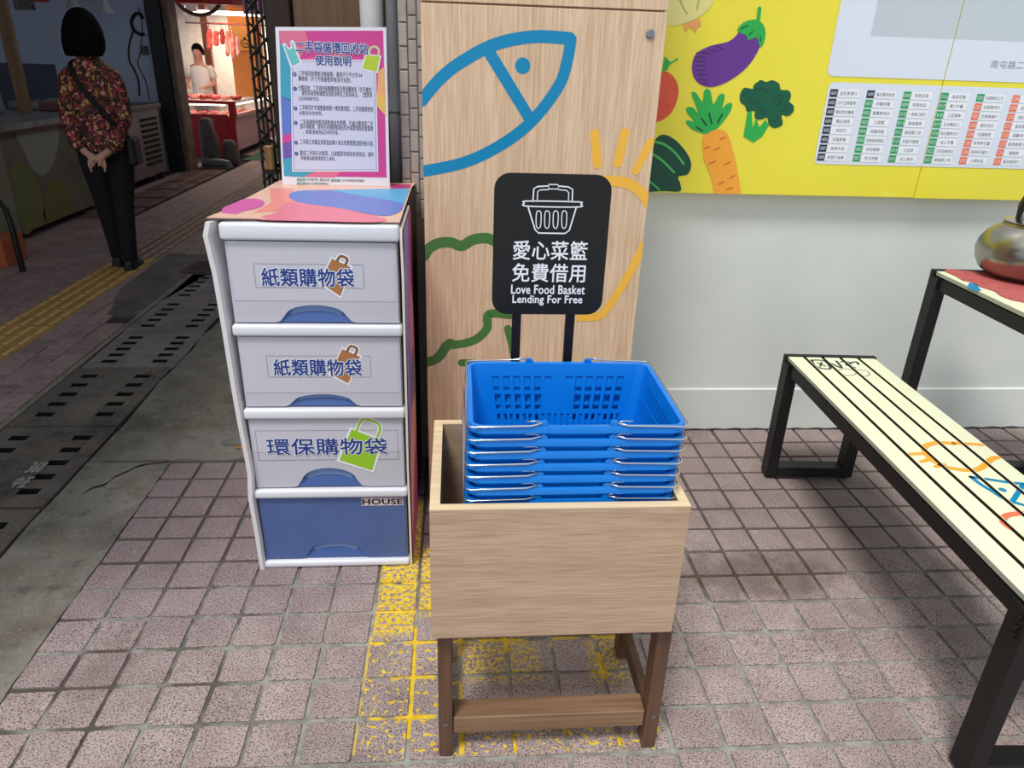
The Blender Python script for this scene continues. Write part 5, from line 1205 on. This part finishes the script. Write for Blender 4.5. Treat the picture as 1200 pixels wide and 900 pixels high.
# ------------------------------------------------------------ people
skin_m = mat('skin', (206, 156, 136), .55, var=.05, vscale=30); hair_m = mat('black_hair', (6, 5, 6), .75, bump=.15, bscale=180, stretch=(1, 1, .1), ior=1.2)
def skin_body(name, verts, edges, rad, m, parent, sub=1, root=0):
    me = bpy.data.meshes.new(name); me.from_pydata(verts, edges, []); me.materials.append(m)
    o = bpy.data.objects.new(name, me); col.objects.link(o); o.parent = parent
    md = o.modifiers.new('skin', 'SKIN'); md.use_smooth_shade = True
    sv = me.skin_vertices[0].data
    for i, r in enumerate(rad): sv[i].radius = r if isinstance(r, tuple) else (r, r)
    sv[root].use_root = True
    ss_ = o.modifiers.new('subdiv', 'SUBSURF'); ss_.levels = sub; ss_.render_levels = sub
    return o
def limb(bm, pts, rads, seg=12):
    tube(bm, pts, 0, seg, rr=rads)
woman = thing('person', 'woman in a floral blouse and black trousers walking away, hands clasped behind her back', 'person', (-2.945, 3.37, 0), .10)
# local frame: she faces +Y (away from the camera), left hand towards -X
V = []; E_ = []; Rd = []
def nv(p, r, to=None):
    V.append(p); Rd.append(r)
    if to is not None: E_.append((to, len(V)-1))
    return len(V)-1
pel = nv((0, 0, .88), (.11, .085)); ws = nv((0, 0, 1.0), (.115, .085), pel); ch = nv((0, .0, 1.18), (.135, .09), ws); nb = nv((0, -.005, 1.31), (.06, .055), ch); nk1 = nv((0, .01, 1.37), .048, nb)
hd1 = nv((0, .02, 1.43), (.062, .07), nk1); hd2 = nv((0, .03, 1.50), (.076, .09), hd1); hd3 = nv((0, .02, 1.58), (.06, .07), hd2); nose = nv((0, .115, 1.475), .012, hd2)
for sx in (-1, 1): nv((sx*.083, .01, 1.48), (.012, .02), hd2)
hands = []
for sx in (-1, 1):
    sh = nv((sx*.135, -.005, 1.25), .046, ch); el = nv((sx*.17, -.03, .99), .036, sh)
    wr = nv((sx*.075, -.155, .80), .025, el); pm_ = nv((sx*.018, -.175, .765), (.032, .016), wr)
    for f in range(4):
        bx = pm_; fx = -sx*(.012 + .010*f)
        a_ = nv((sx*.018 - sx*.03 - sx*.002*f, -.18 - .002*f, .762 - .016*f + .018), .0085, pm_); b3 = nv((-sx*(.045 + (.004, .008, .006, 0)[f]), -.186, .735 - .016*f + .012), .0075, a_); nv((-sx*(.038), -.192, .712 - .014*f + .006), .006, b3)
    t1 = nv((sx*.03, -.195, .745), .0095, pm_); nv((sx*.012, -.205, .715), .008, t1)
for sx, fy_ in ((-1, .04), (1, -.07)):
    hp = nv((sx*.075, 0, .80), .07, pel); kn = nv((sx*.065, fy_*.4+.01, .46), .055, hp); an = nv((sx*.05, fy_, .08), .035, kn); nv((sx*.055, fy_+.09, .035), (.035, .028), an)
skin_body('body', V, E_, Rd, skin_m, woman, 2)
# blouse
def floral():
    m = bpy.data.materials.new('floral_fabric'); m.use_nodes = True; nt = m.node_tree; b = nt.nodes['Principled BSDF']; b.inputs['Roughness'].default_value = .8
    tc = nt.nodes.new('ShaderNodeTexCoord'); vo = nt.nodes.new('ShaderNodeTexVoronoi'); vo.inputs['Scale'].default_value = 58; vo.inputs['Randomness'].default_value = 1
    nz = nt.nodes.new('ShaderNodeTexNoise'); nz.inputs['Scale'].default_value = 30; mxv = nt.nodes.new('ShaderNodeMix'); mxv.data_type = 'VECTOR'; mxv.inputs[0].default_value = .06
    nt.links.new(tc.outputs['Object'], nz.inputs[0]); nt.links.new(tc.outputs['Object'], mxv.inputs[4]); nt.links.new(nz.outputs[1], mxv.inputs[5]); nt.links.new(mxv.outputs[1], vo.inputs['Vector'])
    sp = nt.nodes.new('ShaderNodeSeparateColor'); nt.links.new(vo.outputs['Color'], sp.inputs[0])
    cr = nt.nodes.new('ShaderNodeValToRGB'); cr.color_ramp.interpolation = 'CONSTANT'
    cols = [(0, (70, 34, 30)), (.2, (172, 70, 60)), (.36, (74, 54, 36)), (.48, (200, 160, 96)), (.58, (150, 58, 60)), (.74, (120, 100, 56)), (.82, (222, 150, 130)), (.92, (170, 50, 96))]
    for i, (p, c) in enumerate(cols):
        e = cr.color_ramp.elements[i] if i < 2 else cr.color_ramp.elements.new(p)
        e.position = p; e.color = lin(c)
    nt.links.new(sp.outputs[0], cr.inputs[0])
    d = nt.nodes.new('ShaderNodeMapRange'); d.inputs[1].default_value = .012; d.inputs[2].default_value = .026; nt.links.new(vo.outputs['Distance'], d.inputs[0])
    d.inputs[1].default_value = .5; d.inputs[2].default_value = .62
    mx = nt.nodes.new('ShaderNodeMix'); mx.data_type = 'RGBA'; mx.inputs[7].default_value = lin((54, 30, 26)); nt.links.new(cr.outputs[0], mx.inputs[6]); nt.links.new(d.outputs[0], mx.inputs[0]); nt.links.new(mx.outputs[2], b.inputs['Base Color'])
    return m
bm = bmesh.new()
loft(bm, [ell((0, y, z), a, b_, 24, .92) for z, a, b_, y in ((.80, .168, .13, 0), (.86, .172, .132, 0), (.95, .158, .118, 0), (1.05, .150, .112, 0), (1.15, .160, .114, -.004), (1.22, .168, .106, -.006), (1.27, .155, .090, -.006), (1.315, .112, .072, 0), (1.345, .072, .062, .006), (1.365, .064, .058, .008))], cap=False)
for sx in (-1, 1):
    ex = sx*.168
    pts = [(sx*.10, -.004, 1.262), (sx*.130, -.006, 1.236), (sx*.148, -.012, 1.17), (ex*.98, -.025, 1.08), (ex, -.04, 1.0), (ex*.88, -.07, .95), (sx*.12, -.13, .85), (sx*.082, -.152, .81)]
    limb(bm, pts, [.050, .058, .058, .054, .051, .048, .042, .038], 14)
obj('blouse', bm, floral(), woman, smooth=True, label='brown blouse with red and yellow flowers')
bm = bmesh.new(); tr_m = mat('black_trousers', (22, 20, 24), .85, var=.2, vscale=8)
loft(bm, [ell((0, 0, z), a, b_, 20) for z, a, b_ in ((.74, .15, .115), (.80, .165, .125), (.9, .155, .118), (.96, .14, .10))])
for sx, fy_ in ((-1, .04), (1, -.07)):
    limb(bm, [(sx*.078, 0, .82), (sx*.078, 0, .72), (sx*.07, .006, .6), (sx*.062, fy_*.4, .44), (sx*.056, fy_*.7, .25), (sx*.05, fy_, .10), (sx*.05, fy_, .065)], [.09, .09, .08, .066, .058, .054, .054], 16)
obj('trousers', bm, tr_m, woman, smooth=True)
sh_m = mat('black_shoes', (14, 13, 14), .5)
for sx, fy_ in ((-1, .04), (1, -.07)):
    bm = bmesh.new(); x = sx*.052
    loft(bm, [[(x + a*cx_, y, z0 + h*cz_) for cx_, cz_ in ((-1, 0), (-1, .5), (-.6, 1), (.6, 1), (1, .5), (1, 0))] for y, a, h, z0 in ((fy_-.06, .025, .05, .001), (fy_-.045, .037, .08, .001), (fy_+.0, .038, .085, .001), (fy_+.06, .043, .06, .001), (fy_+.13, .046, .045, .001), (fy_+.17, .036, .035, .001), (fy_+.185, .018, .02, .001))])
    obj('shoe', bm, sh_m, woman, smooth='auto')
bm = bmesh.new()
loft(bm, [ell((0, y, z), a, b_, 22, .95) for z, a, b_, y in ((1.362, .085, .03, -.062), (1.368, .108, .055, -.045), (1.40, .120, .082, -.02), (1.45, .124, .10, -.005), (1.51, .116, .108, .005), (1.565, .098, .10, .01), (1.61, .070, .078, .01), (1.635, .036, .045, .01), (1.642, .01, .01, .01))])
obj('hair', bm, hair_m, woman, smooth=True, label='black chin-length bob')
for sx in (-1, 1):
    bm = bmesh.new(); lathe(bm, [(.002, -.006), (.008, -.003), (.009, .001), (.004, .007)], 10)
    for v in bm.verts: v.co = Vector((sx*.03+v.co.x, .108+v.co.z*.6, 1.50+v.co.y))
    obj('eye', bm, mat('dark_eye', (30, 22, 20), .2), woman)
bm = bmesh.new(); tube(bm, [(-.022, .098, 1.435), (0, .106, 1.433), (.022, .098, 1.435)], .005, 8, rr=[.003, .006, .003]); obj('mouth', bm, mat('lips', (168, 92, 86), .5), woman)
bm = bmesh.new(); st_ = [(-.075, .0, 1.335), (-.085, -.075, 1.30), (-.03, -.122, 1.19), (.06, -.128, 1.06), (.13, -.112, .96), (.175, -.05, .88)]
tube(bm, smooth(st_, False, 5), .0, 6, rr=[.014]*26)
for v in bm.verts: pass
obj('bag_strap', bm, mat('black_strap', (16, 14, 14), .7), woman, smooth=True)
o = obj('shoulder_bag', B(.155, .215, -.09, .07, .70, .88, bev=.02, seg=2), mat('black_leather', (16, 15, 16), .5), woman, label='black cross-body bag at her right hip')
# vendor behind the meat counter
ven = thing('person', 'vendor in a white top standing behind the lit meat counter', 'person', (-4.60, 10.78, 0), PI)
V = []; E_ = []; Rd = []
pel = nv((0, 0, .86), (.13, .1)); ws = nv((0, 0, .98), (.11, .085), pel); ch = nv((0, 0, 1.14), (.13, .09), ws); nb = nv((0, 0, 1.25), .06, ch); h1 = nv((0, .01, 1.34), (.075, .085), nb); h2 = nv((0, .015, 1.42), (.092, .11), h1); nv((0, .01, 1.49), .075, h2); nv((0, .115, 1.39), .014, h2)
for sx in (-1, 1):
    sh = nv((sx*.15, 0, 1.2), .05, ch); el = nv((sx*.21, .05, .97), .038, sh); wr = nv((sx*.12, .22, .93), .025, el); pm_ = nv((sx*.1, .28, .92), (.03, .015), wr)
    for f in range(4): a_ = nv((sx*.1+(f-1.5)*.018, .34, .915), .008, pm_); nv((sx*.1+(f-1.5)*.02, .365, .90), .007, a_)
    nv((sx*.06, .32, .92), .009, pm_)
    hp = nv((sx*.085, 0, .78), .08, pel); kn = nv((sx*.08, 0, .44), .055, hp); an = nv((sx*.08, 0, .08), .035, kn); nv((sx*.08, .1, .035), .03, an)
skin_body('body', V, E_, Rd, skin_m, ven, 1)
bm = bmesh.new(); loft(bm, [ell((0, 0, z), a, b_, 16) for z, a, b_ in ((.78, .16, .125), (.95, .145, .115), (1.1, .165, .115), (1.19, .16, .095), (1.24, .08, .065))], cap=False)
for sx in (-1, 1): limb(bm, [(sx*.13, 0, 1.21), (sx*.165, 0, 1.17), (sx*.2, .02, 1.05)], [.05, .062, .06])
obj('shirt', bm, mat('white_shirt', (236, 234, 230), .8), ven, smooth=True)
bm = bmesh.new(); loft(bm, [ell((0, 0, z), a, b_, 16) for z, a, b_ in ((.74, .15, .115), (.9, .15, .115))])
for sx in (-1, 1): limb(bm, [(sx*.08, 0, .8), (sx*.08, 0, .45), (sx*.08, 0, .08)], [.09, .065, .055])
obj('trousers', bm, mat('dark_blue_trousers', (30, 34, 50), .8), ven, smooth=True)
bm = bmesh.new(); loft(bm, [ell((0, y, z), a, b_, 14) for z, a, b_, y in ((1.38, .085, .05, -.05), (1.44, .092, .095, -.02), (1.49, .082, .095, -.008), (1.535, .05, .06, -.005), (1.55, .01, .01, 0))]); obj('hair', bm, hair_m, ven, smooth=True)

# ------------------------------------------------------------ unseen roof added to keep the alley in shade, and the buildings around the photographer
rf = mat('shade_roof_grey', (120, 122, 124), .7)
struct(obj('alley_shade_roof', B(-9.5, -2.35, -1.6, 13.2, 3.2, 3.26), rf))
struct(obj('wall_alley_left', B(-8.6, -8.4, -3.2, 8.3, -.1, 3.2), mat('dim_side_wall', (120, 118, 116), .8)))
struct(obj('wall_alley_right', B(-1.3, -1.15, 1.3, 13.0, 0, 3.2), mat('dim_side_wall', (120, 118, 116), .8)))
for r_ in [o for o in bpy.data.objects if o.name.startswith('floor')]: pass
